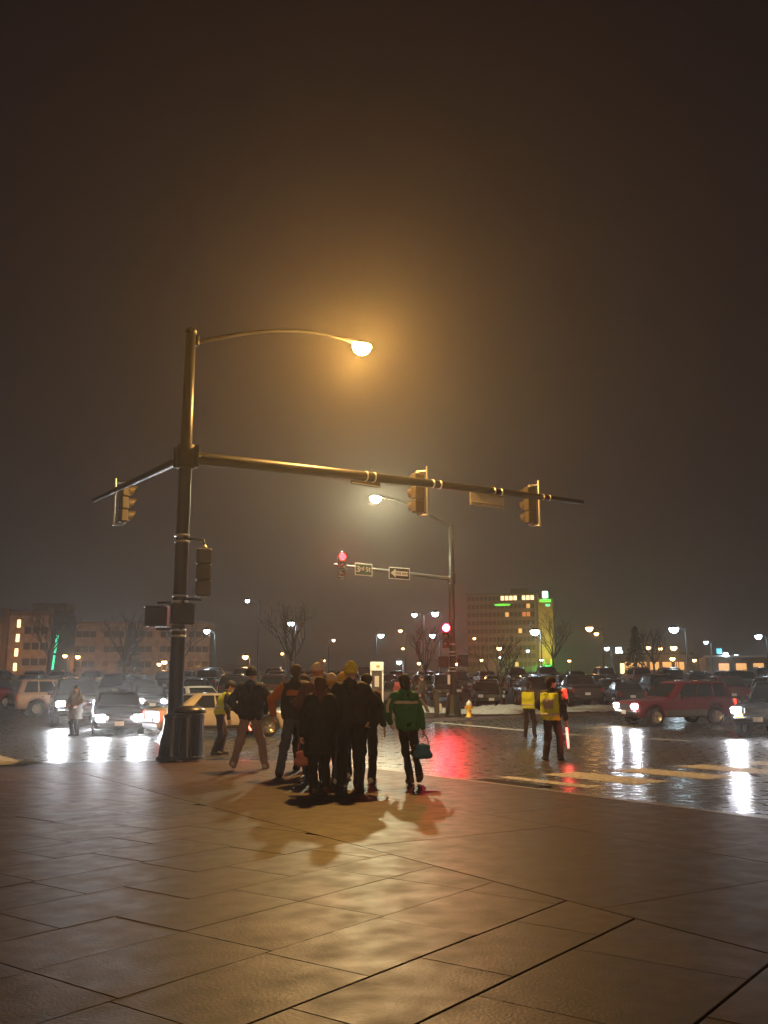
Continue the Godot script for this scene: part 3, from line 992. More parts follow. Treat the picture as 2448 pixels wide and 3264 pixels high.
func backdrop() -> void:
	# hotel
	var t := thing("hotel_building", "tall hotel slab with window rows, green neon and lit corner tower", "building", P(24.6, 281.0, g(281.0)), -14.0)
	var y0 := 22.5
	box("wall", M.hotel_wall, t, Vector3(10.2, y0 / 2, 6.0), Vector3(20.4, y0, 12.0), 0.1)
	box("roof", M.roof_dark, t, Vector3(10.2, y0 + 0.25, 6.0), Vector3(20.8, 0.5, 12.4), 0.1)
	box("roof_plant_room", M.roof_dark, t, Vector3(15.5, y0 + 1.2, 6.0), Vector3(5.0, 1.8, 6.0), 0.1)
	var win := S()
	bx(win, Vector3.ZERO, Vector3(0.95, 1.25, 0.1), 0.02)
	var win_mesh := done(win)
	for f in 9:
		var fy := 1.4 + f * 2.42
		box("floor_band", M.window_trim, t, Vector3(10.2, fy + 1.75, -0.06), Vector3(20.2, 0.5, 0.16), 0.03)
		for c in 16:
			var m: Material = M.window_dark
			var k := (f * 31 + c * 17 + f * c * 7) % 53
			if f == 8 and c >= 8 and c != 12:
				m = M.window_lit
			elif k == 28:
				m = M.window_warm
			elif f == 6 and c >= 13 and c < 15:
				m = M.window_red
			put(win_mesh, "window", m, t, Vector3(0.85 + c * 1.25, fy + 0.7, -0.05))
	var st := S()
	var ring := []
	for k in 33:
		var a := TAU * k / 32
		ring.append(Vector3(10.8 + cos(a) * 2.3, 19.5 + sin(a) * 0.16, 0.0))
	var rr := []
	rr.resize(33)
	rr.fill(0.13)
	tube(st, ring, rr, 6, false)
	obj(st, "neon_sign", M.neon_green, t).position.z = -0.22
	box("tower", M.tower_wall, t, Vector3(23.4, 10.6, 2.4), Vector3(4.3, 21.2, 5.5), 0.08)
	box("link_wall", M.brick_brown, t, Vector3(20.8, 11.4, 4.0), Vector3(0.9, 22.8, 6.0), 0.05)
	box("sign_block", M.sign_lit_white, t, Vector3(23.4, 22.2, -0.5), Vector3(1.5, 1.9, 0.5), 0.1)
	box("sign_edge", M.neon_teal, t, Vector3(24.25, 22.1, -0.5), Vector3(0.16, 1.7, 0.46), 0.04)
	box("sign_bar", M.neon_green, t, Vector3(23.4, 20.4, -0.52), Vector3(3.3, 0.75, 0.3), 0.12)
	box("sign_bar", M.neon_teal, t, Vector3(24.1, 19.1, -0.5), Vector3(1.3, 0.7, 0.24), 0.1)
	box("porch", M.roof_dark, t, Vector3(24.0, 1.6, -1.6), Vector3(3.6, 0.4, 2.8), 0.05)
	for k in [22.5, 24.6]:
		st = S()
		lathe(st, [[0.18, 0.2], [0.18, 3.4]], 10, Vector3(k, 0, 0))
		obj(st, "sign_tube_light", M.neon_green, t).position.z = -0.6
	omni(t, Vector3(23.5, 1.0, -3.4), Color(0.2, 1.0, 0.35), 110.0, 0.3)
	flood(t, Vector3(23.6, 1.0, -11.0), Vector3(0, 1.0, 1.0), Color(1.0, 0.85, 0.35), 330.0)
	omni(t, Vector3(11.0, 2.4, -3.0), Color(0.2, 1.0, 0.45), 8.0, 0.3)
	flood(t, Vector3(5.0, 0.8, -22.0), Vector3(0, 0.42, 1.0), Color(1.0, 0.5, 0.36), 180.0)
	flood(t, Vector3(16.0, 0.8, -22.0), Vector3(0, 0.42, 1.0), Color(1.0, 0.5, 0.36), 130.0)
	face_viewer(t)
	# office block with stair window, left
	t = thing("office_building", "tan brick building with a column of lit stair windows", "building", P(-61.0, 152.0, g(152.0)), 0.0)
	var bh := 9.6
	box("wall", M.brick_tan, t, Vector3(3.6, bh / 2, 5.5), Vector3(7.2, bh, 11), 0.06)
	box("corner_pier", M.brick_brown, t, Vector3(0.2, bh / 2 + 0.5, 4.4), Vector3(0.9, bh + 1.0, 10.2), 0.06)
	box("corner_pier", M.brick_brown, t, Vector3(7.4, bh / 2 + 0.4, 5.5), Vector3(0.7, bh + 0.8, 11.3), 0.06)
	box("parapet", M.brick_brown, t, Vector3(3.6, bh + 0.35, 5.4), Vector3(7.0, 0.7, 11.1), 0.05)
	box("penthouse", M.brick_tan, t, Vector3(5.2, bh + 1.55, 7.0), Vector3(5.4, 1.8, 5.0), 0.05)
	box("wing_wall", M.brick_tan, t, Vector3(-5.4, bh / 2 - 0.3, 6), Vector3(10.2, bh - 0.8, 9), 0.06)
	var wm := S()
	bx(wm, Vector3.ZERO, Vector3(0.55, 1.25, 0.1), 0.02)
	var stair := done(wm)
	for k in 4:
		put(stair, "stair_window", M.window_lit, t, Vector3(2.2 - 0.05 * (3 - k), 1.4 + 2.3 * k, -0.05))
	wm = S()
	bx(wm, Vector3.ZERO, Vector3(1.1, 1.1, 0.1), 0.02)
	var plain := done(wm)
	for f in 3:
		for c in 3:
			put(plain, "window", M.window_dark, t, Vector3(3.7 + 1.35 * c, 2.2 + 2.5 * f, -0.03))
			put(plain, "window", M.window_dark, t, Vector3(-2.2 - 2.4 * c, 2.0 + 2.5 * f, 1.45))
	flood(t, Vector3(4.0, 0.8, -9.0), Vector3(0, 0.45, 1.0), Color(1.0, 0.66, 0.3), 60.0)
	flood(t, Vector3(-5.0, 0.8, -8.0), Vector3(0, 0.4, 1.0), Color(1.0, 0.66, 0.3), 40.0)
	face_viewer(t)
	var ns := thing("neon_column", "tall thin teal neon strips in front of the tan building", "neon sign", P(-48.7, 140.0, g(140.0)))
	st = S()
	lathe(st, [[0.22, 0.0], [0.22, 1.0], [0.16, 1.02], [0.0, 1.02]], 8)
	obj(st, "footing", M.pole_paint, ns)
	st = S()
	tube(st, [Vector3(-0.1, 1.0, 0), Vector3(0.06, 3.1, 0)], [0.17, 0.17], 8)
	obj(st, "neon_tube", M.neon_teal, ns)
	st = S()
	tube(st, [Vector3(0.1, 3.45, 0), Vector3(0.36, 6.1, 0)], [0.17, 0.17], 8)
	obj(st, "neon_tube", M.neon_teal, ns)
	st = S()
	tube(st, [Vector3(-0.25, 0.6, 0.2), Vector3(0.2, 6.2, 0.24)], [0.06, 0.06], 8)
	obj(st, "post", M.pole_paint, ns)
	# long lower building
	t = thing("school_building", "long low tan building with dark window groups behind bare trees", "building", P(-57.5, 172.0, g(172.0)), 2.0)
	box("wall", M.brick_tan, t, Vector3(12.5, 4.6, 5), Vector3(26.5, 9.2, 10), 0.06)
	box("parapet", M.window_trim, t, Vector3(12.5, 9.4, 4.95), Vector3(26.9, 0.4, 10.3), 0.05)
	for f in 3:
		for c in 5:
			for q in 3:
				put(plain, "window", M.window_dark, t, Vector3(2.0 + 5.1 * c + 1.25 * q, 1.9 + 2.7 * f, -0.03))
	flood(t, Vector3(5.0, 0.8, -12.0), Vector3(0, 0.35, 1.0), Color(1.0, 0.68, 0.32), 60.0)
	flood(t, Vector3(22.0, 0.8, -12.0), Vector3(0, 0.35, 1.0), Color(1.0, 0.68, 0.32), 60.0)
	face_viewer(t)
	# shop with lit front among the lamps, right
	t = thing("roadside_shop", "low lit roadside shop under warm lamps beyond the parking lot", "building", P(47.0, 186.0, g(186.0)), -4.0)
	box("wall", M.shop_wall, t, Vector3(6, 1.9, 4), Vector3(14, 3.8, 8), 0.05)
	box("roof", M.roof_dark, t, Vector3(6, 3.95, 3.9), Vector3(14.6, 0.3, 8.8), 0.04)
	for k in 5:
		box("window", M.window_warm, t, Vector3(1.0 + 2.4 * k, 1.6, -0.03), Vector3(1.7, 1.5, 0.1), 0.02)
	box("door", M.window_lit, t, Vector3(-0.4, 1.1, -0.04), Vector3(0.8, 2.0, 0.1), 0.02)
	box("sign_board", M.sign_lit_white, t, Vector3(-1.0, 4.6, -0.1), Vector3(1.1, 1.2, 0.2), 0.05)
	face_viewer(t)
	t = thing("canopy_shop", "second low shop with pale canopy and cyan sign", "building", P(60.0, 172.0, g(172.0)), -8.0)
	box("wall", M.shop_wall, t, Vector3(6, 1.6, 4), Vector3(15, 3.2, 7), 0.05)
	box("canopy", M.sign_white, t, Vector3(6, 3.3, -0.6), Vector3(16, 0.3, 2.2), 0.04)
	for k in 4:
		box("window", M.window_warm, t, Vector3(1.5 + 3.0 * k, 1.4, 0.44), Vector3(1.8, 1.3, 0.1), 0.02)
	box("sign", M.neon_cyan, t, Vector3(0.6, 4.2, -0.8), Vector3(0.9, 0.9, 0.2), 0.06)
	face_viewer(t)
	# lamps: x, distance, lamp height, kind, lens radius, energy, arm
	for a in [[-16.88, 90.0, 7.2, "cool", 0.28, 24.0, 0.8], [-16.0, 110.0, 12.0, "cool", 0.24, 10.0, 1.4], [-9.35, 95.0, 8.3, "cool", 0.33, 30.0, 0.5], [2.96, 170.0, 12.4, "warm", 0.34, 24.0, 0.9], [-0.38, 120.0, 8.6, "cool", 0.36, 26.0, -0.6], [3.87, 120.0, 11.2, "cool", 0.33, 20.0, 1.3], [5.44, 100.0, 9.7, "cool", 0.36, 26.0, -1.3], [5.68, 110.0, 8.0, "cool", 0.36, 24.0, 0.8], [-8.0, 150.0, 9.6, "warm", 0.24, 12.0, -0.8], [17.2, 180.0, 11.6, "warm", 0.28, 14.0, 0.8], [17.0, 140.0, 7.9, "warm", 0.36, 20.0, 0.8], [15.16, 95.0, 7.5, "cool", 0.46, 36.0, 0.6], [26.1, 120.0, 9.5, "warm", 0.46, 36.0, 1.6], [38.2, 170.0, 11.9, "warm", 0.4, 24.0, 1.2], [30.7, 100.0, 8.1, "cool", 0.5, 36.0, 1.2], [53.0, 190.0, 10.4, "warm", 0.5, 24.0, 0.8], [58.3, 200.0, 10.6, "warm", 0.4, 20.0, 0.8], [55.0, 180.0, 9.9, "warm", 0.62, 40.0, 0.8], [48.6, 160.0, 7.1, "warm", 0.42, 20.0, 0.6], [37.6, 160.0, 8.8, "cool", 0.4, 18.0, 0.8], [51.0, 150.0, 9.3, "cool", 0.32, 18.0, 0.8], [47.5, 120.0, 8.5, "cool", 0.42, 26.0, 1.0], [-14.6, 100.0, 5.15, "warm", 0.3, 16.0, 0.5], [1.74, 110.0, 4.9, "cool", 0.3, 16.0, 0.5], [-38.7, 120.0, 5.9, "warm", 0.28, 18.0, 0.5], [-41.0, 122.0, 6.1, "warm", 0.28, 18.0, 0.5], [61.2, 170.0, 8.3, "cool", 0.4, 18.0, 0.8], [47.4, 190.0, 9.5, "cool", 0.36, 14.0, 0.8], [10.6, 140.0, 5.6, "warm", 0.24, 10.0, 0.4], [5.15, 140.0, 5.7, "warm", 0.26, 10.0, 0.4], [15.4, 150.0, 6.5, "warm", 0.22, 10.0, 0.4], [18.3, 150.0, 6.9, "cool", 0.2, 8.0, 0.4], [-23.1, 100.0, 4.6, "warm", 0.26, 14.0, 0.4], [-24.6, 104.0, 4.5, "warm", 0.22, 10.0, 0.4], [28.8, 190.0, 9.7, "cool", 0.28, 10.0, 0.5], [70.5, 190.0, 8.8, "cool", 0.34, 14.0, 0.5], [-15.0, 140.0, 7.1, "warm", 0.2, 8.0, 0.4], [3.0, 150.0, 8.3, "warm", 0.2, 8.0, 0.4], [28.2, 170.0, 7.2, "cool", 0.26, 10.0, 0.4], [-7.6, 120.0, 5.4, "warm", 0.16, 6.0, 0.3], [35.1, 180.0, 7.4, "warm", 0.28, 10.0, 0.4], [49.0, 150.0, 6.5, "warm", 0.3, 12.0, 0.4]]:
		street_lamp(a[0], a[1], a[2], a[3], a[4], a[5], a[6])
	# trees
	bare_tree("small bare street tree standing in the pointed snow heap", 6.1, 50.0, 4.2, 5, 0.7)
	bare_tree("spreading bare tree under the white lamp behind the crowd", -8.6, 88.0, 8.5, 9, 0.6)
	bare_tree("bare tree in front of the long tan building beside teal strips", -39.5, 112.0, 9.0, 12, 0.6)
	bare_tree("bushy bare tree hiding the middle of the long tan building", -29.5, 108.0, 8.0, 15, 0.7)
	bare_tree("bare tree at the pole side of the long tan building", -21.0, 98.0, 7.5, 18, 0.6)
	bare_tree("slender bare tree beside the information kiosk", 3.4, 78.0, 6.0, 21, 0.5)
	bare_tree("wide bare tree below the hotel tower", 21.0, 118.0, 8.0, 24, 0.7)
	bare_tree("bare tree before the roadside shop", 29.5, 104.0, 6.5, 27, 0.6)
	conifer("tallest dark evergreen rising before the roadside shop", 35.0, 132.0, 7.0, 3)
	conifer("dark evergreen beside the canopy shop's cyan sign", 57.5, 140.0, 6.0, 4)
	conifer("smallest dark evergreen in front of the canopy shop", 61.5, 140.0, 5.0, 6)
	conifer("dark evergreen in front of the long tan building", -31.5, 118.0, 7.0, 8)

# ---------------------------------------------------------------- vehicles
var wheel_parts := []

func wheel(parent: Node, at: Vector3, r: float) -> void:
	if wheel_parts.is_empty():
		var st := S()
		lathe(st, [[0.62, -0.3], [0.9, -0.34], [0.98, -0.26], [1.0, -0.16], [1.0, 0.16], [0.98, 0.26], [0.9, 0.34], [0.62, 0.3]], 26)
		wheel_parts.append(done(st))
		st = S()
		lathe(st, [[0.66, 0.31], [0.6, 0.28], [0.56, 0.16], [0.0, 0.16]], 26)
		for k in 5:
			var a := TAU * k / 5
			bx(st, Vector3(cos(a) * 0.32, 0.24, sin(a) * 0.32), Vector3(0.56, 0.1, 0.15), 0.02, Basis(Vector3.UP, -a))
		lathe(st, [[0.16, 0.16], [0.15, 0.3], [0.0, 0.32]], 14)
		lathe(st, [[0.0, -0.16], [0.6, -0.16], [0.66, -0.31]], 20)
		wheel_parts.append(done(st))
	var w := Node3D.new()
	w.name = "wheel"
	parent.add_child(w, true)
	w.position = at
	w.basis = Basis(Vector3.BACK, -PI / 2 * signf(at.x)).scaled(Vector3.ONE * r)
	put(wheel_parts[0], "tyre", M.tyre, w)
	put(wheel_parts[1], "rim", M.rim, w)

# car with its nose towards local -z, standing on y = 0
func car(label: String, category: String, at: Vector3, yaw: float, style: String, paint: Material, lights: String, group := "", head_e := 40.0) -> Node3D:
	var t := thing({"suv": "sport_utility_vehicle", "sedan": "sedan_car", "pickup": "pickup_truck"}[style], label, category, at, yaw, group)
	var L: float = {"suv": 4.7, "sedan": 4.7, "pickup": 5.3}[style]
	var hw: float = {"suv": 0.93, "sedan": 0.89, "pickup": 0.97}[style]
	var hood: float = {"suv": 1.05, "sedan": 0.9, "pickup": 1.16}[style]
	var belt: float = {"suv": 1.12, "sedan": 0.95, "pickup": 1.2}[style]
	var roof: float = {"suv": 1.76, "sedan": 1.44, "pickup": 1.86}[style]
	var wr: float = {"suv": 0.37, "sedan": 0.32, "pickup": 0.4}[style]
	var yb0: float = {"suv": 0.34, "sedan": 0.24, "pickup": 0.4}[style]
	var z0: float = {"suv": -0.85, "sedan": -0.85, "pickup": -0.95}[style]    # cowl
	var z1: float = {"suv": 2.28, "sedan": 1.75, "pickup": 0.95}[style]       # foot of the rear glass
	var zt0: float = {"suv": -0.2, "sedan": -0.1, "pickup": -0.35}[style]
	var zt1: float = {"suv": 2.02, "sedan": 1.05, "pickup": 0.75}[style]
	var axf := -L / 2 + 0.86
	var axr := L / 2 - 1.0
	var rings := []
	var n := 76
	for i in n + 1:
		var z := -L / 2 + L * i / n
		var e: float = minf(z + L / 2, L / 2 - z)          # distance to the nearer end
		var rnd := sqrt(clampf(1.0 - pow(1.0 - clampf(e / 0.28, 0, 1), 2), 0, 1))
		var w := hw * (0.82 + 0.18 * rnd)
		if z < axf:
			w *= 1.0 - 0.03 * clampf((axf - z) / 0.8, 0, 1)
		var yt := belt
		if z < z0:
			yt = lerpf(hood - 0.14, hood + 0.02, clampf((z + L / 2) / (z0 + L / 2), 0, 1) ** 0.5)
		elif z < z0 + 0.2:
			yt = lerpf(hood + 0.02, belt, (z - z0) / 0.2)
		if style == "sedan" and z > z1 - 0.2:
			yt = lerpf(belt, belt + 0.02, clampf((z - z1 + 0.2) / 0.5, 0, 1))
		yt -= 0.1 * (1.0 - rnd)
		var yb := yb0 + 0.07 * (1.0 - rnd)
		for ax in [axf, axr]:
			var R := wr + 0.075
			if absf(z - ax) < R:
				yb = maxf(yb, wr + sqrt(R * R - (z - ax) * (z - ax)))
		yb = minf(yb, yt - 0.16)
		var r := PackedVector3Array()
		var half := [[0.0, 0.0], [0.84, 0.0], [0.97, 0.1], [1.0, 0.4], [0.99, 0.7], [0.95, 0.88], [0.86, 0.99], [0.0, 1.03]]
		for k in 8:
			r.append(Vector3(w * half[k][0], lerpf(yb, yt, half[k][1]), z))
		for k in range(6, 0, -1):
			r.append(Vector3(-w * half[k][0], lerpf(yb, yt, half[k][1]), z))
		rings.append(r)
	var st := S()
	loft(st, rings)
	var body := obj(st, "body", paint, t)
	if style == "pickup":
		st = S()
		bx(st, Vector3(0, belt + 0.05, (z1 + L / 2) / 2 + 0.06), Vector3(hw * 1.76, 0.09, L / 2 - z1 - 0.2), 0.03)
		obj(st, "bed_cover", M.car_trim, t)
	# cabin
	var ring_at := func(f: float, y: float, inset: float) -> PackedVector3Array:
		var za := lerpf(z0, zt0, f) + inset
		var zb := lerpf(z1, zt1, f) - inset
		var w := lerpf(hw * 0.93, hw * 0.74, f) - inset
		var r := PackedVector3Array()
		var c := 0.12
		for q in [[za, -w + c], [za, 0.0], [za, w - c], [za + c * 0.35, w - c * 0.3], [za + c, w], [(za + zb) / 2, w + 0.015], [zb - c, w], [zb - c * 0.35, w - c * 0.3], [zb, w - c], [zb, 0.0], [zb, -w + c], [zb - c * 0.35, -w + c * 0.3], [zb - c, -w], [(za + zb) / 2, -w - 0.015], [za + c, -w], [za + c * 0.35, -w + c * 0.3]]:
			r.append(Vector3(q[1], y, q[0]))
		return r
	rings = [ring_at.call(0.0, belt - 0.03, 0.0), ring_at.call(0.5, lerpf(belt, roof, 0.5), 0.0), ring_at.call(0.88, lerpf(belt, roof, 0.88), 0.0), ring_at.call(0.97, lerpf(belt, roof, 0.96), 0.03), ring_at.call(1.0, roof, 0.16), ring_at.call(1.0, roof + 0.015, 0.4)]
	st = S()
	loft(st, rings)
	obj(st, "cabin", paint, t)
	# glass
	var pane := func(called: String, pts: Array) -> void:
		var s := S()
		plate(s, pts, 0.012, Vector3(0, (belt + roof) / 2 - 0.2, (z0 + z1) / 2))
		obj(s, called, M.car_glass, t)
	var h0 := belt + 0.03
	var f1 := 0.84
	var h1 := lerpf(belt, roof, f1)
	for s in [-1.0, 1.0]:
		var xs := func(f: float) -> float: return s * (lerpf(hw * 0.93, hw * 0.74, f) + 0.012)
		var cuts := [0.1, 0.48, 0.52, 0.86] if style != "suv" else [0.1, 0.38, 0.41, 0.68, 0.71, 0.93]
		if style == "pickup":
			cuts = [0.14, 0.55, 0.6, 0.9]
		for k in range(0, cuts.size(), 2):
			var q := []
			for c in [[cuts[k], 0.05], [cuts[k + 1], 0.05], [cuts[k + 1], f1], [cuts[k], f1]]:
				var zz := lerpf(lerpf(z0, zt0, c[1]) + 0.1, lerpf(z1, zt1, c[1]) - 0.1, c[0])
				q.append(Vector3(xs.call(c[1]), lerpf(belt, roof, c[1]), zz))
			pane.call("side_window", q)
		# mirror, door seams, handles
		box("mirror", M.car_trim, t, Vector3(s * (hw + 0.08), belt + 0.06, z0 + 0.45), Vector3(0.2, 0.15, 0.1), 0.03)
		for zz in [z0 + 1.05, z0 + 1.95]:
			if zz < z1 - 0.2:
				box("door_handle", M.car_trim, t, Vector3(s * (hw + 0.004), belt - 0.17, zz), Vector3(0.03, 0.035, 0.18), 0.008)
		var trim_h := 0.24 if style == "suv" else 0.1
		box("side_trim", M.cladding if style == "suv" else M.car_trim, t, Vector3(s * (hw - 0.002), yb0 + 0.06 + trim_h / 2, (axf + axr) / 2), Vector3(0.03, trim_h, axr - axf - 2 * wr - 0.2), 0.01)
		for zz in [z0 + 0.12, z0 + 1.2, z0 + 2.1]:
			if zz < z1 - 0.1:
				box("door_seam", M.car_trim, t, Vector3(s * (hw - 0.004), lerpf(yb0 + 0.3, belt, 0.45), zz), Vector3(0.012, (belt - yb0) * 0.62, 0.012))
		box("wiper", M.car_trim, t, Vector3(s * 0.25 - 0.12, h0 + 0.01, z0 - 0.02), Vector3(0.6, 0.02, 0.02), 0.004)
		for zc in [axf, axr]:
			wheel(t, Vector3(s * (hw - 0.12), wr, zc), wr)
		# lights
		var on := lights == "on"
		var hl := box("headlight", M.head_lens if on else M.lamp_off, t, Vector3(s * (hw - 0.26), hood - 0.27, -L / 2 + 0.03), Vector3(0.32, 0.19, 0.12), 0.03)
		if on:
			spot(t, Vector3(s * (hw - 0.26), hood - 0.27, -L / 2 - 0.1), Vector3(0, -0.04, -1), Color(0.95, 0.97, 1.0), head_e, 38.0, 0.08)
		hl.set_meta("lit", on)
		box("taillight", M.tail_lens if on else M.tail_off, t, Vector3(s * (hw - 0.12), belt - 0.22, L / 2 - 0.03), Vector3(0.16, 0.3, 0.1), 0.03)
	var q2 := []
	var wt := hw * 0.93 - 0.12
	var wu := lerpf(hw * 0.93, hw * 0.74, f1) - 0.1
	pane.call("windshield", [Vector3(-wt, h0, lerpf(z0, zt0, 0.05) - 0.012), Vector3(wt, h0, lerpf(z0, zt0, 0.05) - 0.012), Vector3(wu, h1, lerpf(z0, zt0, f1) - 0.012), Vector3(-wu, h1, lerpf(z0, zt0, f1) - 0.012)])
	pane.call("rear_window", [Vector3(-wt, h0 + 0.05, lerpf(z1, zt1, 0.1) + 0.012), Vector3(wt, h0 + 0.05, lerpf(z1, zt1, 0.1) + 0.012), Vector3(wu, h1, lerpf(z1, zt1, f1) + 0.012), Vector3(-wu, h1, lerpf(z1, zt1, f1) + 0.012)])
	box("bumper", M.car_trim if style != "sedan" else paint, t, Vector3(0, yb0 + 0.18, -L / 2 + 0.02), Vector3(hw * 1.72, 0.2, 0.16), 0.05)
	box("bumper", M.car_trim if style != "sedan" else paint, t, Vector3(0, yb0 + 0.18, L / 2 - 0.02), Vector3(hw * 1.72, 0.2, 0.16), 0.05)
	box("grille", M.car_trim, t, Vector3(0, hood - 0.29, -L / 2 + 0.03), Vector3(hw * 0.9, 0.2, 0.1), 0.02)
	for k in 3:
		box("grille_bar", M.chrome, t, Vector3(0, hood - 0.35 + 0.06 * k, -L / 2 - 0.022), Vector3(hw * 0.86, 0.014, 0.012), 0.003)
	box("number_plate", M.number_plate, t, Vector3(0, yb0 + 0.2, -L / 2 - 0.066), Vector3(0.31, 0.15, 0.012), 0.003)
	box("number_plate", M.number_plate, t, Vector3(0, yb0 + 0.36, L / 2 + 0.03), Vector3(0.31, 0.15, 0.012), 0.003)
	if style == "suv":
		for s in [-1.0, 1.0]:
			st = S()
			tube(st, [Vector3(s * 0.56, roof, 0.1), Vector3(s * 0.56, roof + 0.07, 0.2), Vector3(s * 0.56, roof + 0.07, 1.6), Vector3(s * 0.56, roof, 1.75)], [0.016, 0.016, 0.016, 0.016], 6)
			obj(st, "roof_rail", M.car_trim, t)
	return t

func heading(hx: float, hd: float) -> float:   # yaw that points -z along (x, away)
	return rad_to_deg(atan2(-hx, hd))

func ground_at(x: float, d: float) -> Vector3:
	return P(x, d, g(d))

func lean_to_slope(o: Node3D, d: float) -> void:   # stand the car square on rising ground
	var s := (g(d + 1.5) - g(d - 1.5)) / 3.0
	var nrm := Vector3(0, 1, s).normalized()
	var b := o.basis
	var f := (-b.z - nrm * (-b.z).dot(nrm)).normalized()
	o.basis = Basis(f.cross(nrm), nrm, -f)

func vehicles() -> void:
	var c := car("red sport utility vehicle with headlights on crossing the junction", "car", ground_at(12.0, 39.6), heading(-0.95, -0.3), "suv", M.paint_red, "on", "", 10.0)
	lean_to_slope(c, 39.6)
	c = car("dark pickup with bright headlights and amber lamps nosing past the red vehicle", "pickup truck", ground_at(13.85, 33.4), heading(-0.62, -0.78), "pickup", M.paint_dark, "on", "", 8.0)
	for s in [-0.62, 0.62]:
		box("turn_light", M.amber_lens, c, Vector3(s, 0.72, -2.66), Vector3(0.24, 0.1, 0.06), 0.02)
	c = car("rose-grey sport utility vehicle turned tail-on behind the glaring cars", "car", ground_at(-16.0, 47.5), heading(U.x, U.y), "suv", M.paint_rose, "off")
	lean_to_slope(c, 47.5)
	c = car("tall dark pickup with glaring headlights facing the crossing", "pickup truck", ground_at(-13.2, 41.0), heading(0.36, -0.93), "pickup", M.paint_grey, "on", "", 26.0)
	lean_to_slope(c, 41.0)
	c = car("dark sedan with glaring low headlights turning at the corner", "car", ground_at(-9.8, 35.3), heading(0.3, -0.95), "sedan", M.paint_black, "on", "", 26.0)
	lean_to_slope(c, 35.3)
	c = car("dark sedan waiting behind with headlights on near the pole", "car", ground_at(-12.6, 51.5), heading(0.3, -0.95), "sedan", M.paint_blue, "on", "", 10.0)
	c = car("silver sedan passing behind the pedestrians", "car", ground_at(-5.6, 32.6), heading(U.x, U.y), "sedan", M.paint_silver, "tail")
	for o in c.get_children():
		if o.name.begins_with("taillight"):
			(o as MeshInstance3D).material_override = M.tail_lens
	c = car("pale sedan queueing between the pole and the officer", "car", ground_at(-8.8, 45.5), heading(0.53, -0.84), "sedan", M.paint_white, "off")
	lean_to_slope(c, 45.5)
	c = car("grey sport utility vehicle queueing beyond the dark sedans", "car", ground_at(-14.6, 58.0), heading(0.5, -0.86), "suv", M.paint_grey, "off")
	c = car("red pickup parked below the tan stair-window building", "pickup truck", ground_at(-24.5, 60.0), heading(0.9, -0.3), "pickup", M.paint_truck_red, "off")
	lean_to_slope(c, 60.5)
	# parked rows in the unlit lot
	var kinds := [["sedan", M.paint_black, "black parked sedan"], ["suv", M.paint_dark, "dark parked sport utility vehicle"], ["sedan", M.paint_grey, "grey parked sedan"], ["suv", M.paint_maroon, "maroon parked sport utility vehicle"], ["pickup", M.paint_black, "black parked pickup"], ["sedan", M.paint_silver_shaded, "silver parked sedan"]]  # parked silver takes a copy of the paint darkened for the unlit lot
	var protos := {}
	var k := 0
	var row_name := {58.5: "first row beside the far pavement", 65.0: "second row of the dark lot", 76.0: "third row of the dark lot", 90.0: "last row of the dark lot"}
	for row in [[58.5, -8.0, 34.0], [65.0, -30.0, 38.0], [76.0, -34.0, 44.0], [90.0, -36.0, 48.0]]:
		var x: float = row[1]
		while x < row[2]:
			k += 1
			var ki: int = [0, 1, 2, 0, 4, 1, 3, 0, 5, 2, 1, 0, 3][k * 7 % 13]
			if rng.randf() < 0.84 and not (row[0] < 60 and x > 1.5 and x < 5.0):
				var at := ground_at(x + rng.randf_range(-0.15, 0.15), row[0] + rng.randf_range(-0.3, 0.3)) + Vector3(0, 0.152, 0)
				var yaw := (0.0 if rng.randf() < 0.5 else 180.0) + rng.randf_range(-2, 2)
				var o: Node3D
				if not protos.has(ki):
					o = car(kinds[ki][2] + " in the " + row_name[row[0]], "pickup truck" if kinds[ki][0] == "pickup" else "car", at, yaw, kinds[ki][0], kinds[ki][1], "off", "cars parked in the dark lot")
					protos[ki] = o
				else:
					o = protos[ki].duplicate()
					o.name = numbered(protos[ki].name.rstrip("0123456789").rstrip("_") )
					add_child(o)
					o.position = at
					o.rotation_degrees = Vector3(0, yaw, 0)
					o.set_meta("label", kinds[ki][2] + " in the " + row_name[row[0]])
				lean_to_slope(o, row[0])
			x += 2.85

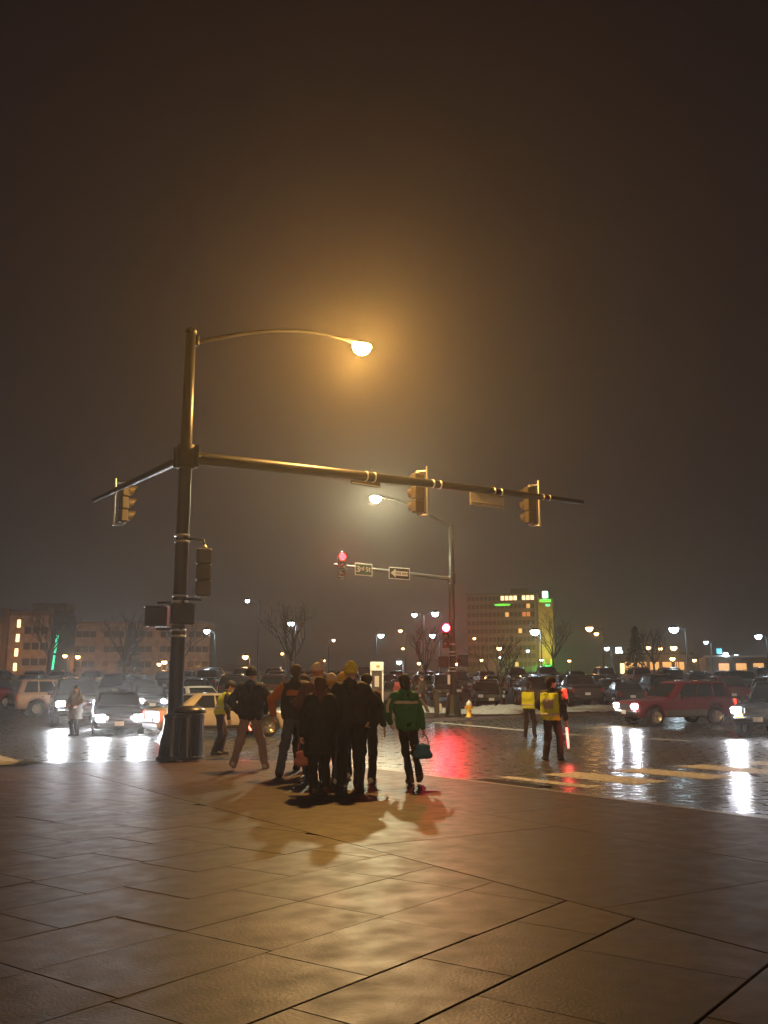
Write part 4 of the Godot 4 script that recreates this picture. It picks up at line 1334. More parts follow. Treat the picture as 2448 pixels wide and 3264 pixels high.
# ---------------------------------------------------------------- people
# smooth union of tapered capsules meshed as surface nets: [vertices, normals, indices]
func blob(bones: Array, cell: float, k: float, planes := [], wr := 0.0, wf := 9.0) -> Array:
	var lo := Vector3(1e9, 1e9, 1e9)
	var hi := -lo
	for b in bones:
		var R := Vector3.ONE * maxf(b[2], b[3])
		lo = lo.min(b[0] - R).min(b[1] - R)
		hi = hi.max(b[0] + R).max(b[1] + R)
	lo -= Vector3.ONE * cell * 2.5
	hi += Vector3.ONE * cell * 2.5
	var nx := int((hi.x - lo.x) / cell) + 1
	var ny := int((hi.y - lo.y) / cell) + 1
	var nz := int((hi.z - lo.z) / cell) + 1
	var f := PackedFloat32Array()
	f.resize(nx * ny * nz)
	f.fill(9.0)
	for b in bones:
		var a: Vector3 = b[0] - lo
		var ab: Vector3 = b[1] - b[0]
		var e := a + ab
		var ra: float = b[2]
		var rb: float = b[3]
		var l2 := maxf(ab.length_squared(), 1e-9)
		var lim := k + cell * 2.0
		var reach := maxf(ra, rb) + lim
		var x0 := maxi(0, int((minf(a.x, e.x) - reach) / cell))
		var x1 := mini(nx - 1, int((maxf(a.x, e.x) + reach) / cell) + 1)
		var y0 := maxi(0, int((minf(a.y, e.y) - reach) / cell))
		var y1 := mini(ny - 1, int((maxf(a.y, e.y) + reach) / cell) + 1)
		var z0 := maxi(0, int((minf(a.z, e.z) - reach) / cell))
		var z1 := mini(nz - 1, int((maxf(a.z, e.z) + reach) / cell) + 1)
		for iz in range(z0, z1 + 1):
			for iy in range(y0, y1 + 1):
				var p := Vector3(x0 * cell, iy * cell, iz * cell) - a
				var i := (iz * ny + iy) * nx + x0
				for ix in range(x0, x1 + 1):
					var t := clampf(p.dot(ab) / l2, 0.0, 1.0)
					var dd := (p - ab * t).length() - ra - (rb - ra) * t
					if dd < lim:
						var old := f[i]
						var hh := k - absf(old - dd)
						f[i] = minf(old, dd) - (hh * hh * 0.25 / k if hh > 0.0 else 0.0)
					p.x += cell
					i += 1
	for pl in planes:   # [normal, offset]: keep the side where n.p < offset
		var n: Vector3 = pl[0]
		for iz in nz:
			for iy in ny:
				var i := (iz * ny + iy) * nx
				var v: float = n.dot(lo + Vector3(0, iy * cell, iz * cell)) - pl[1]
				for ix in nx:
					if v > f[i]:
						f[i] = v
					v += n.x * cell
					i += 1
	var at := PackedInt32Array()
	at.resize(f.size())
	at.fill(-1)
	var V := PackedVector3Array()
	var N := PackedVector3Array()
	var I := PackedInt32Array()
	var cells := PackedInt32Array()
	var off := [0, 1, nx, nx + 1, nx * ny, nx * ny + 1, nx * ny + nx, nx * ny + nx + 1]
	var edges := [[0, 1], [2, 3], [4, 5], [6, 7], [0, 2], [1, 3], [4, 6], [5, 7], [0, 4], [1, 5], [2, 6], [3, 7]]
	var near := cell * 2.0
	for iz in nz - 1:
		for iy in ny - 1:
			var i := (iz * ny + iy) * nx - 1
			for ix in nx - 1:
				i += 1
				if absf(f[i]) > near:
					continue
				var c := PackedFloat32Array([f[i], f[i + 1], f[i + nx], f[i + nx + 1], f[i + off[4]], f[i + off[5]], f[i + off[6]], f[i + off[7]]])
				var inside := 0
				for q in 8:
					if c[q] < 0.0:
						inside += 1
				if inside == 0 or inside == 8:
					continue
				var s := Vector3.ZERO
				var cnt := 0
				for e in edges:
					var a: float = c[e[0]]
					var b: float = c[e[1]]
					if (a < 0.0) != (b < 0.0):
						var t := a / (a - b)
						var q0: int = e[0]
						var q1: int = e[1]
						s += Vector3(q0 & 1, (q0 >> 1) & 1, q0 >> 2).lerp(Vector3(q1 & 1, (q1 >> 1) & 1, q1 >> 2), t)
						cnt += 1
				var nrm := Vector3(c[1] + c[3] + c[5] + c[7] - c[0] - c[2] - c[4] - c[6], c[2] + c[3] + c[6] + c[7] - c[0] - c[1] - c[4] - c[5], c[4] + c[5] + c[6] + c[7] - c[0] - c[1] - c[2] - c[3]).normalized()
				var pos := lo + (Vector3(ix, iy, iz) + s / cnt) * cell
				if wr > 0.0:
					pos += nrm * noise.get_noise_3d(pos.x * wf, pos.y * wf * 0.6, pos.z * wf) * wr
				at[i] = V.size()
				V.append(pos)
				N.append(nrm)
				cells.append(i)
	var dirs := [1, nx, nx * ny]
	for i in cells:
		var inside := f[i] < 0.0
		for ax in 3:
			if (f[i + dirs[ax]] < 0.0) == inside:
				continue
			var d1: int = dirs[(ax + 1) % 3]
			var d2: int = dirs[(ax + 2) % 3]
			var a := at[i]
			var b := at[i - d1]
			var c := at[i - d1 - d2]
			var d := at[i - d2]
			if b < 0 or c < 0 or d < 0:
				continue
			for tr in [[a, b, c], [a, c, d]]:
				if (V[tr[1]] - V[tr[0]]).cross(V[tr[2]] - V[tr[0]]).dot(N[tr[0]] + N[tr[1]] + N[tr[2]]) > 0.0:
					I.append_array(PackedInt32Array([tr[0], tr[2], tr[1]]))
				else:
					I.append_array(PackedInt32Array(tr))
	if wr > 0.0:   # shade the folds too
		var acc := PackedVector3Array()
		acc.resize(V.size())
		for q in range(0, I.size(), 3):
			var fn := (V[I[q + 2]] - V[I[q]]).cross(V[I[q + 1]] - V[I[q]])
			acc[I[q]] += fn
			acc[I[q + 1]] += fn
			acc[I[q + 2]] += fn
		for q in V.size():
			if acc[q].length_squared() > 0.0:
				N[q] = acc[q].normalized()
	return [V, N, I]

func blob_mesh(parts: Array) -> ArrayMesh:
	var V := PackedVector3Array()
	var N := PackedVector3Array()
	var I := PackedInt32Array()
	for p in parts:
		var base := V.size()
		V.append_array(p[0])
		N.append_array(p[1])
		for i in p[2]:
			I.append(i + base)
	var arr := []
	arr.resize(Mesh.ARRAY_MAX)
	arr[Mesh.ARRAY_VERTEX] = V
	arr[Mesh.ARRAY_NORMAL] = N
	arr[Mesh.ARRAY_INDEX] = I
	var m := ArrayMesh.new()
	m.add_surface_from_arrays(Mesh.PRIMITIVE_TRIANGLES, arr)
	return m

func wear(called: String, m: Material, parent: Node, bones: Array, cell := 0.016, k := 0.05, planes := [], wr := 0.012, wf := 9.0) -> MeshInstance3D:
	return put(blob_mesh([blob(bones, cell, k, planes, wr, wf)]), called, m, parent)

func bend(a: Vector3, b: Vector3, l1: float, l2: float, hint: Vector3) -> Array:   # [joint, reachable end]
	var d := b - a
	var len := d.length()
	if len > (l1 + l2) * 0.995:
		d *= (l1 + l2) * 0.995 / len
		len = d.length()
	var dir := d / len
	var x := (l1 * l1 - l2 * l2 + len * len) / (2.0 * len)
	var h := sqrt(maxf(l1 * l1 - x * x, 0.0))
	var out := (hint - dir * hint.dot(dir)).normalized()
	return [a + dir * x + out * h, a + d]

func hand_bones(wrist: Vector3, dir: Vector3, palm_n: Vector3, side: float, s: float, curl: float) -> Array:
	# palm, four fingers of unequal length, thumb from the side of the palm
	var across := dir.cross(palm_n).normalized() * side
	var out := []
	var knuckle := wrist + dir * 0.085 * s
	for q in [-0.026, 0.0, 0.026]:
		out.append([wrist + across * q * 0.7 * s + dir * 0.012 * s, knuckle + across * q * s, 0.016 * s, 0.015 * s])
	var lens := [0.066, 0.078, 0.073, 0.056]
	for k in 4:
		var p := knuckle + across * (-0.03 + 0.02 * k) * s
		var d := dir
		for j in 3:
			d = (d + palm_n * curl * (0.5 + 0.3 * j)).normalized()
			var q: Vector3 = p + d * lens[k] * [0.45, 0.32, 0.23][j] * s
			out.append([p, q, 0.0095 * s, 0.008 * s])
			p = q
	var tb := wrist + dir * 0.025 * s - across * 0.03 * s
	var tm := tb + (dir * 0.6 - across * 0.7 + palm_n * 0.4).normalized() * 0.04 * s
	out.append([tb, tm, 0.013 * s, 0.011 * s])
	out.append([tm, tm + (dir * 0.9 - across * 0.1 + palm_n * curl).normalized() * 0.036 * s, 0.0105 * s, 0.008 * s])
	return out

# o: h height, feet [l, r] (x, z), hands [l, r] targets in metres at 1.78 m, lean, head (turn x/y), dress
func person(label: String, at: Vector3, yaw: float, o: Dictionary, group := "") -> Node3D:
	var t := thing("person", label, "person", at, yaw, group)
	var s: float = o.get("h", 1.78) / 1.78
	var lean: Vector3 = o.get("lean", Vector3.ZERO)
	var dip: float = o.get("dip", 0.0)
	var wide: float = o.get("wide", 1.0)
	var pel := Vector3(0, 0.95 - dip, 0) + lean * 0.0
	var chest := Vector3(0, 1.28 - dip, 0) + lean * 0.65
	var neck := Vector3(0, 1.47 - dip, 0) + lean
	var hip := [Vector3(-0.09, 0.92 - dip, 0), Vector3(0.09, 0.92 - dip, 0)]
	var sh := [neck + Vector3(-0.17 * wide, -0.05, 0), neck + Vector3(0.17 * wide, -0.05, 0)]
	var fd: Array = o.get("feet", [Vector2(-0.11, 0.0), Vector2(0.11, 0.0)])
	var lift: Array = o.get("lift", [0.0, 0.0])
	var hd: Array = o.get("hands", [Vector3(-0.3, 0.82, -0.05), Vector3(0.3, 0.82, -0.05)])
	var knee := []
	var ank := []
	var elb := []
	var wri := []
	for q in 2:
		var a := Vector3(fd[q].x, 0.085 + lift[q], fd[q].y)
		var b := bend(hip[q], a, 0.44, 0.42, Vector3(0.06 * (q * 2 - 1), 0, -1))
		knee.append(b[0])
		ank.append(a)
		var hint: Vector3 = o.get("elbow", Vector3(0.9, -0.2, 0.8)) * Vector3(q * 2 - 1, 1, 1)
		b = bend(sh[q], hd[q], 0.29, 0.26, hint)
		elb.append(b[0])
		wri.append(b[1])
	var turn: Vector2 = o.get("head", Vector2.ZERO)      # nod, turn (degrees)
	var hb := Basis(Vector3.UP, deg_to_rad(turn.y)) * Basis(Vector3.RIGHT, deg_to_rad(turn.x))
	var ho := neck + Vector3(0, 0.06, -0.01)
	var H := func(x: float, y: float, z: float) -> Vector3: return (ho + hb * Vector3(x, y, z)) * s
	var sc := func(list: Array) -> Array:
		var r := []
		for b in list:
			r.append([b[0] * s, b[1] * s, b[2] * s, b[3] * s])
		return r
	# body: one skin from head to feet, hands with fingers
	var trunk: Array = sc.call([[pel + Vector3(-0.06, 0.02, 0), pel + Vector3(0.06, 0.02, 0), 0.1, 0.1], [pel + Vector3(-0.05, 0.05, 0), chest + Vector3(-0.07, 0, 0), 0.09, 0.1], [pel + Vector3(0.05, 0.05, 0), chest + Vector3(0.07, 0, 0), 0.09, 0.1], [sh[0], sh[1], 0.06, 0.06], [neck + Vector3(0, -0.05, 0.01), neck + Vector3(0, 0.1, 0), 0.058, 0.052]])
	for q in 2:
		trunk.append_array(sc.call([[hip[q], knee[q], 0.075, 0.052], [knee[q], ank[q], 0.05, 0.036], [ank[q] - Vector3(0, 0.03, 0), ank[q] + Vector3(0, -0.04, -0.13), 0.035, 0.028], [sh[q], elb[q], 0.045, 0.036], [elb[q], wri[q], 0.035, 0.025]]))
	var skin := [blob(trunk, 0.022 * s, 0.03)]
	skin.append(blob([[neck * s, H.call(0, 0.06, 0.0), 0.052 * s, 0.052 * s], [H.call(0, 0.15, 0.02), H.call(0, 0.155, -0.025), 0.084 * s, 0.078 * s], [H.call(0, 0.12, -0.02), H.call(0, 0.045, -0.06), 0.064 * s, 0.036 * s], [H.call(-0.03, 0.115, -0.085), H.call(0.03, 0.115, -0.085), 0.014 * s, 0.014 * s], [H.call(0, 0.115, -0.095), H.call(0, 0.085, -0.118), 0.009 * s, 0.013 * s], [H.call(-0.018, 0.058, -0.092), H.call(0.018, 0.058, -0.092), 0.009 * s, 0.009 * s], [H.call(-0.032, 0.1, -0.086), H.call(-0.03, 0.1, -0.086), 0.012 * s, 0.012 * s], [H.call(0.032, 0.1, -0.086), H.call(0.03, 0.1, -0.086), 0.012 * s, 0.012 * s], [H.call(-0.082, 0.12, 0.0), H.call(-0.08, 0.085, 0.0), 0.013 * s, 0.01 * s], [H.call(0.082, 0.12, 0.0), H.call(0.08, 0.085, 0.0), 0.013 * s, 0.01 * s]], 0.008 * s, 0.018 * s))
	for q in 2:
		var fdir: Vector3 = (wri[q] - elb[q]).normalized()
		var inward := Vector3(1 - 2 * q, 0, 0)
		inward = (inward - fdir * inward.dot(fdir)).normalized()
		var curls: Array = o.get("curl", [0.35, 0.35])
		skin.append(blob(hand_bones(wri[q] * s, fdir, inward, 1 - 2 * q, s, curls[q]), 0.0065 * s, 0.008 * s))
		t.set_meta("hand_%d" % q, (wri[q] + fdir * 0.09 + inward * 0.025) * s)
	put(blob_mesh(skin), "body", M.skin, t)
	# trousers
	var d: Dictionary = o.get("dress", {})
	var lw: float = d.get("leg", 1.0)
	var legs: Array = [[pel + Vector3(-0.06, 0.03, 0), pel + Vector3(0.06, 0.03, 0), 0.12, 0.12]]
	for q in 2:
		var cuff: Vector3 = ank[q] + Vector3(0, -0.015, 0.01)
		legs.append_array([[hip[q], knee[q], 0.098 * lw, 0.074 * lw], [knee[q], cuff, 0.073 * lw, 0.068 * lw]])
	wear("trousers", d.get("trousers", M.cloth_black), t, sc.call(legs), 0.016, 0.04 * s, [], 0.024, 8.0)
	# shoes
	var fy: Array = o.get("foot_yaw", [6.0, -6.0])
	for q in 2:
		var fb := Basis(Vector3.UP, deg_to_rad(fy[q])) * Basis(Vector3.RIGHT, -lift[q] * 3.0)
		var c: Vector3 = ank[q] - Vector3(0, 0.085, 0)
		var F := func(x: float, y: float, z: float) -> Vector3: return (c + fb * Vector3(x, y, z)) * s
		wear("shoe", d.get("shoes", M.shoe_black), t, [[F.call(0, 0.045, 0.055), F.call(0, 0.04, -0.1), 0.044 * s, 0.046 * s], [F.call(0, 0.038, -0.1), F.call(0, 0.032, -0.165), 0.044 * s, 0.032 * s], [F.call(0, 0.06, 0.03), F.call(0, 0.11, 0.015), 0.046 * s, 0.048 * s]], 0.011, 0.025, [[Vector3.DOWN, -lift[q] * s * 0.4]], 0.0)
	# jacket
	var bulk: float = d.get("bulk", 1.0)
	var hem: float = d.get("hem", 0.82) - dip
	var torso := [[sh[0] + Vector3(0.03, -0.01, 0), sh[1] + Vector3(-0.03, -0.01, 0), 0.085 * bulk, 0.085 * bulk]]
	for x in [-0.075, 0.075]:
		torso.append([chest + Vector3(x * wide, 0, 0), pel + Vector3(x * 1.05 * wide, 0.02, 0), 0.132 * bulk, 0.128 * bulk])
		torso.append([chest + Vector3(x * wide, 0, 0), sh[0].lerp(sh[1], 0.5 + x * 4.0) + Vector3(0, -0.02, 0), 0.13 * bulk, 0.09 * bulk])
	if hem < 0.8:
		torso.append([pel + Vector3(-0.06, 0, 0), Vector3(-0.07, hem, 0.0), 0.14 * bulk, 0.17 * bulk])
		torso.append([pel + Vector3(0.06, 0, 0), Vector3(0.07, hem, 0.0), 0.14 * bulk, 0.17 * bulk])
	var arms := []
	for q in 2:
		arms.append_array([[sh[q], elb[q], 0.075 * bulk, 0.064 * bulk], [elb[q], elb[q].lerp(wri[q], 0.96), 0.062 * bulk, 0.048 * bulk]])
	var cut := [[Vector3.DOWN, -hem * s]]
	var collar := [[neck + Vector3(0, 0.0, 0.012), neck + Vector3(0, d.get("collar", 0.035), 0.008), 0.078, 0.076]]
	if d.has("sleeves"):
		wear("jacket", d.get("jacket", M.cloth_black), t, sc.call(torso + collar), 0.016, 0.06 * s, cut, 0.03, 7.0)
		for q in 2:
			wear("sleeve", d.sleeves, t, sc.call([arms[q * 2], arms[q * 2 + 1]]), 0.014, 0.03 * s, [], 0.016)
	else:
		wear("jacket", d.get("jacket", M.cloth_black), t, sc.call(torso + arms + collar), 0.016, 0.05 * s, cut, 0.03, 7.0)
	for b in d.get("bands", []):   # [name, material, bottom, top, swell, half width]
		var fat := []
		for e in torso:
			fat.append([e[0], e[1], e[2] + b[4], e[3] + b[4]])
		wear(b[0], b[1], t, sc.call(fat), 0.014, 0.06 * s, [[Vector3.DOWN, -(b[2] - dip) * s], [Vector3.UP, (b[3] - dip) * s], [Vector3.RIGHT, b[5] * s], [Vector3.LEFT, b[5] * s]] + ([[Vector3.FORWARD, 0.0]] if b.size() > 6 else []), 0.03, 7.0)
	if d.has("hood"):
		wear("hood", d.hood, t, sc.call([[neck + Vector3(-0.05, 0.02, 0.07), neck + Vector3(0.05, 0.02, 0.07), 0.06, 0.06], [neck + Vector3(0, 0.0, 0.08), neck + Vector3(0, -0.1, 0.12), 0.06, 0.04]]), 0.014, 0.04, [], 0.01)
	if d.has("scarf"):
		wear("scarf", d.scarf, t, sc.call([[neck + Vector3(-0.03, 0.04, 0.02), neck + Vector3(0.03, 0.04, 0.02), 0.085, 0.085]]), 0.012, 0.02, [], 0.014, 16.0)
	# hair and hats
	if d.has("hair"):
		var hs := [[H.call(0, 0.165, 0.03), H.call(0, 0.17, -0.02), 0.096 * s, 0.088 * s], [H.call(0, 0.12, 0.055), H.call(0, 0.07, 0.05), 0.078 * s, 0.06 * s]]
		if d.get("long", false):
			hs.append([H.call(0, 0.09, 0.06), H.call(0, -0.1, 0.1), 0.085 * s, 0.05 * s])
		wear("hair", d.hair, t, hs, 0.011, 0.03 * s, [[hb * Vector3(0, -0.75, -0.66), (hb * Vector3(0, -0.75, -0.66)).dot(H.call(0, 0.115, -0.06))]] if not d.get("long", false) else [[hb * Vector3(0, -0.45, -0.9), (hb * Vector3(0, -0.45, -0.9)).dot(H.call(0, 0.13, -0.065))]], 0.008, 30.0)
	if d.has("hat"):
		var up := hb * Vector3.UP
		wear("hat", d.hat, t, [[H.call(0, 0.17, 0.022), H.call(0, 0.175, -0.018), 0.101 * s, 0.095 * s], [H.call(0, 0.19, 0.01), H.call(0, d.get("peak", 0.235), 0.015), 0.085 * s, 0.05 * s]], 0.011, 0.04 * s, [[-up, (-up).dot(H.call(0, 0.12, 0))]], 0.006, 40.0)
		wear("hat_cuff", d.get("cuff", d.hat), t, [[H.call(0, 0.15, 0.022), H.call(0, 0.155, -0.018), 0.109 * s, 0.102 * s]], 0.011, 0.03 * s, [[-up, (-up).dot(H.call(0, 0.112, 0))], [up, up.dot(H.call(0, 0.162, 0))]], 0.004, 40.0)
		if d.has("pompom"):
			wear("pompom", d.pompom, t, [[H.call(d.get("pomx", 0.0), 0.29, 0.02), H.call(d.get("pomx", 0.0), 0.295, 0.02), 0.036 * s, 0.036 * s]], 0.008, 0.01, [], 0.014, 90.0)
	if d.has("cap"):
		wear("cap", d.cap, t, [[H.call(0, 0.17, 0.025), H.call(0, 0.18, -0.02), 0.102 * s, 0.096 * s]], 0.011, 0.03 * s, [[-(hb * Vector3.UP), (-(hb * Vector3.UP)).dot(H.call(0, 0.155, 0))]], 0.0)
		wear("cap_peak", d.cap, t, [[H.call(-0.045, 0.162, -0.1), H.call(0.045, 0.162, -0.1), 0.012 * s, 0.012 * s], [H.call(-0.035, 0.155, -0.15), H.call(0.035, 0.155, -0.15), 0.01 * s, 0.01 * s], [H.call(0, 0.16, -0.09), H.call(0, 0.155, -0.15), 0.012 * s, 0.01 * s]], 0.008, 0.03 * s, [], 0.0)
	return t

func hand_of(t: Node3D, q: int) -> Vector3:
	return t.transform * (t.get_meta("hand_%d" % q) as Vector3)

func wand(label: String, at: Vector3, dir: Vector3, lit: Material, energy: float) -> void:
	var t := thing("traffic_wand", label, "traffic wand", at)
	var d := dir.normalized()
	var st := S()
	tube(st, [-d * 0.09, d * 0.09], [0.019, 0.019], 12)
	obj(st, "handle", M.shoe_black, t)
	st = S()
	tube(st, [d * 0.09, d * 0.11, d * 0.5, d * 0.53, d * 0.54], [0.02, 0.026, 0.024, 0.018, 0.004], 14)
	obj(st, "glow_tube", lit, t)
	omni(t, d * 0.3 + Vector3(0, 0, 0.06), Color(1.0, 0.3, 0.25), energy, 0.1)

func people() -> void:
	var vest := [["vest", M.hivis, 0.86, 1.44, 0.016, 0.21], ["vest_band", M.reflective, 0.955, 1.01, 0.024, 0.215], ["vest_panel", M.panel_grey, 1.1, 1.31, 0.024, 0.12]]
	# officer with wand by the silver car, head bowed
	var p := person("traffic officer in yellow jacket bending over a glowing orange wand", ground_at(-3.95, 23.1), -80, {"h": 1.78, "lean": Vector3(0, -0.04, -0.16), "head": Vector2(-28, 0), "hands": [Vector3(-0.16, 1.02, -0.42), Vector3(0.24, 0.82, -0.22)], "feet": [Vector2(-0.12, -0.05), Vector2(0.12, 0.1)], "curl": [0.9, 0.9], "dress": {"jacket": M.cloth_charcoal, "trousers": M.cloth_navy, "bands": [["vest", M.hivis, 0.95, 1.46, 0.018, 0.22], ["vest_band", M.reflective, 1.08, 1.13, 0.026, 0.22]], "cap": M.cloth_charcoal, "hair": M.hair_dark}})
	wand("orange-red glowing wand in the hand of the bowed officer", hand_of(p, 0), Vector3(0.55, -0.8, 0.2), M.wand_red, 0.12)
	# man in dark jacket and mauve trousers, elbows out, mid-stride
	person("man in dark jacket and pale mauve trousers striding towards the kerb", P(-2.5, 18.0), -4, {"h": 1.86, "wide": 1.12, "hands": [Vector3(-0.24, 1.0, -0.12), Vector3(0.24, 1.0, -0.12)], "elbow": Vector3(1.0, 0.0, 0.35), "feet": [Vector2(-0.24, 0.22), Vector2(0.24, -0.24)], "lift": [0.06, 0.0], "curl": [0.8, 0.8], "dress": {"jacket": M.cloth_navy, "bulk": 1.14, "hem": 0.86, "trousers": M.cloth_mauve, "shoes": M.shoe_white, "hood": M.cloth_navy, "hat": M.cloth_black}})
	# jacket with orange sleeves and back panel
	person("man in black jacket with orange sleeves and orange back panel", P(-1.52, 16.5), 6, {"h": 1.88, "wide": 1.1, "hands": [Vector3(-0.36, 0.98, -0.1), Vector3(0.3, 0.95, -0.16)], "elbow": Vector3(1.0, -0.1, 0.4), "feet": [Vector2(-0.24, 0.1), Vector2(0.2, -0.06)], "curl": [0.6, 0.6], "dress": {"jacket": M.cloth_black, "sleeves": M.cloth_orange, "bulk": 1.16, "hem": 0.9, "trousers": M.cloth_denim, "shoes": M.shoe_black, "hair": M.hair_brown, "bands": [["back_panel", M.cloth_orange, 1.28, 1.37, 0.008, 0.16, 1], ["back_patch", M.cloth_grey, 1.16, 1.2, 0.009, 0.09, 1]]}})
	person("person in cream knitted hat with bobble and rose coat within the group", P(-1.1, 15.7), 10, {"h": 1.86, "hands": [Vector3(-0.2, 1.05, -0.2), Vector3(0.2, 1.05, -0.2)], "dress": {"jacket": M.cloth_rose, "bulk": 1.05, "hem": 0.75, "trousers": M.cloth_charcoal, "hat": M.cloth_cream, "cuff": M.cloth_pink, "pompom": M.cloth_cream, "pomx": 0.07, "scarf": M.cloth_cream}})
	person("person in red scarf and brown coat hidden behind the orange-sleeved man", P(-1.5, 17.9), 20, {"h": 1.74, "dress": {"jacket": M.cloth_brown, "bulk": 1.1, "hem": 0.78, "trousers": M.cloth_black, "hair": M.hair_brown, "scarf": M.cloth_red}})
	person("person in pale yellow hat between the cream hat and the tall man", P(-0.84, 15.25), -10, {"h": 1.68, "dress": {"jacket": M.cloth_charcoal, "bulk": 1.1, "hem": 0.8, "trousers": M.cloth_denim, "hat": M.cloth_cream, "cuff": M.cloth_gold, "shoes": M.shoe_white}})
	person("person in gold hat beside the tall man's shoulder", P(-0.7, 16.2), 15, {"h": 1.72, "dress": {"jacket": M.cloth_black, "bulk": 1.1, "hem": 0.78, "trousers": M.cloth_black, "hat": M.cloth_gold, "shoes": M.shoe_white}})
	# tall man with yellow beanie
	person("tall man in yellow knitted hat and bulky black jacket", P(-0.5, 14.4), -6, {"h": 1.83, "wide": 1.14, "hands": [Vector3(-0.26, 0.98, -0.14), Vector3(0.27, 0.98, -0.1)], "elbow": Vector3(1.0, -0.1, 0.3), "feet": [Vector2(-0.13, 0.0), Vector2(0.13, 0.1)], "curl": [0.8, 0.8], "dress": {"jacket": M.cloth_black, "bulk": 1.16, "hem": 0.82, "trousers": M.cloth_navy, "leg": 1.06, "hat": M.cloth_yellow, "peak": 0.25, "hood": M.cloth_black}})
	# woman in long dark coat
	p = person("woman in long black coat with reddish hair carrying a pink bag", P(-0.93, 13.9), 8, {"h": 1.63, "hands": [Vector3(-0.3, 0.8, -0.02), Vector3(0.24, 0.98, -0.2)], "feet": [Vector2(-0.09, 0.16), Vector2(0.12, -0.14)], "curl": [0.9, 0.6], "dress": {"jacket": M.cloth_black, "bulk": 1.08, "hem": 0.56, "trousers": M.cloth_black, "shoes": M.shoe_brown, "hair": M.hair_brown, "long": true, "scarf": M.cloth_red}})
	handbag("pink-red bag hanging from the hand of the long-coated woman", hand_of(p, 0), M.bag_pink, 0.2, 0.24, 0.1)
	person("person in black trousers with lilac hem half hidden by the tall man", P(-0.28, 15.5), -14, {"h": 1.7, "feet": [Vector2(-0.1, 0.02), Vector2(0.12, 0.12)], "hands": [Vector3(-0.2, 1.0, -0.2), Vector3(0.3, 0.88, -0.02)], "dress": {"jacket": M.cloth_black, "hem": 0.92, "trousers": M.cloth_black, "shoes": M.shoe_white, "hair": M.hair_dark, "bands": [["shirt_hem", M.cloth_lilac, 0.82, 0.93, -0.012, 0.3]]}})
	# woman in green jacket stepping off
	p = person("woman in green jacket with white shoulder stripes walking with a teal bag", P(0.38, 15.2), 12, {"h": 1.69, "lean": Vector3(-0.06, 0, -0.03), "head": Vector2(-4, 10), "hands": [Vector3(-0.26, 0.98, -0.2), Vector3(0.27, 0.84, 0.02)], "feet": [Vector2(0.05, -0.06), Vector2(0.16, 0.14)], "lift": [0.0, 0.05], "curl": [0.6, 0.9], "dress": {"jacket": M.cloth_green, "bulk": 1.05, "hem": 0.86, "trousers": M.cloth_navy, "leg": 0.84, "shoes": M.shoe_brown, "hair": M.hair_dark, "long": true, "hood": M.cloth_green, "bands": [["shoulder_stripe", M.cloth_white, 1.29, 1.345, 0.007, 0.3]], "sleeves": M.cloth_green}})
	for q in 2:   # white stripe down each sleeve
		var st := S()
		var sx := -1.0 if q == 0 else 1.0
		tube(st, [Vector3(sx * 0.245 - 0.05, 1.31, 0.03), Vector3(sx * 0.31 - 0.04, 1.2, 0.06), Vector3(sx * 0.33 - 0.02, 1.1, 0.08)], [0.024, 0.026, 0.024], 8)
		obj(st, "sleeve_stripe", M.cloth_white, p)
	handbag("teal bag swinging at the hip of the green-jacketed woman", hand_of(p, 1), M.bag_teal, 0.3, 0.26, 0.12)
	# officers in the roadway
	p = person("police officer in yellow vest with grey back panel holding a lit wand", ground_at(3.68, 21.1), -32, {"h": 1.79, "wide": 1.1, "head": Vector2(0, -38), "hands": [Vector3(-0.2, 1.06, -0.25), Vector3(0.34, 0.83, -0.03)], "feet": [Vector2(-0.16, 0.02), Vector2(0.16, -0.04)], "curl": [0.6, 0.95], "dress": {"jacket": M.cloth_navy, "bulk": 1.1, "hem": 0.84, "trousers": M.cloth_black, "leg": 1.08, "bands": vest, "cap": M.cloth_black, "hair": M.hair_dark}})
	wand("white-red glowing wand held point down by the vested officer", hand_of(p, 1), Vector3(0.06, -1.0, 0.0), M.wand_red, 0.15)
	var st2 := S()
	lathe(st2, [[0.0, -0.01], [0.07, 0.0], [0.07, 0.012], [0.0, 0.02]], 14, Vector3(0.285, 1.36, 0.03), Basis(Vector3.BACK, -PI / 2))
	obj(st2, "shoulder_patch", M.patch_gold, p)
	var fl := thing("flashlight_wand", "glowing red cone flashlight at the vested officer's shoulder", "flashlight", p.transform * Vector3(0.29, 1.44, -0.1))
	st2 = S()
	lathe(st2, [[0.0, -0.12], [0.022, -0.115], [0.03, -0.06], [0.062, 0.06], [0.05, 0.1], [0.0, 0.11]], 14, Vector3.ZERO, Basis(Vector3.BACK, 0.3))
	obj(st2, "glow_cone", M.wand_cone, fl)
	st2 = S()
	tube(st2, [Vector3(0.04, -0.115, 0), Vector3(0.06, -0.24, 0)], [0.02, 0.02], 10)
	obj(st2, "handle", M.shoe_black, fl)
	omni(fl, Vector3(0, 0.0, 0.09), Color(1.0, 0.05, 0.04), 0.05, 0.06)
	person("police officer in plain yellow vest standing farther into the junction", ground_at(4.87, 32.2), -24, {"h": 1.82, "wide": 1.1, "hands": [Vector3(-0.2, 1.06, -0.25), Vector3(0.26, 1.05, -0.22)], "feet": [Vector2(-0.15, 0.0), Vector2(0.15, -0.04)], "dress": {"jacket": M.cloth_brown, "bulk": 1.1, "hem": 0.84, "trousers": M.cloth_black, "bands": [["vest", M.hivis, 0.9, 1.44, 0.016, 0.21], ["vest_band", M.reflective, 1.0, 1.06, 0.024, 0.215]], "cap": M.cloth_black, "hair": M.hair_dark}})
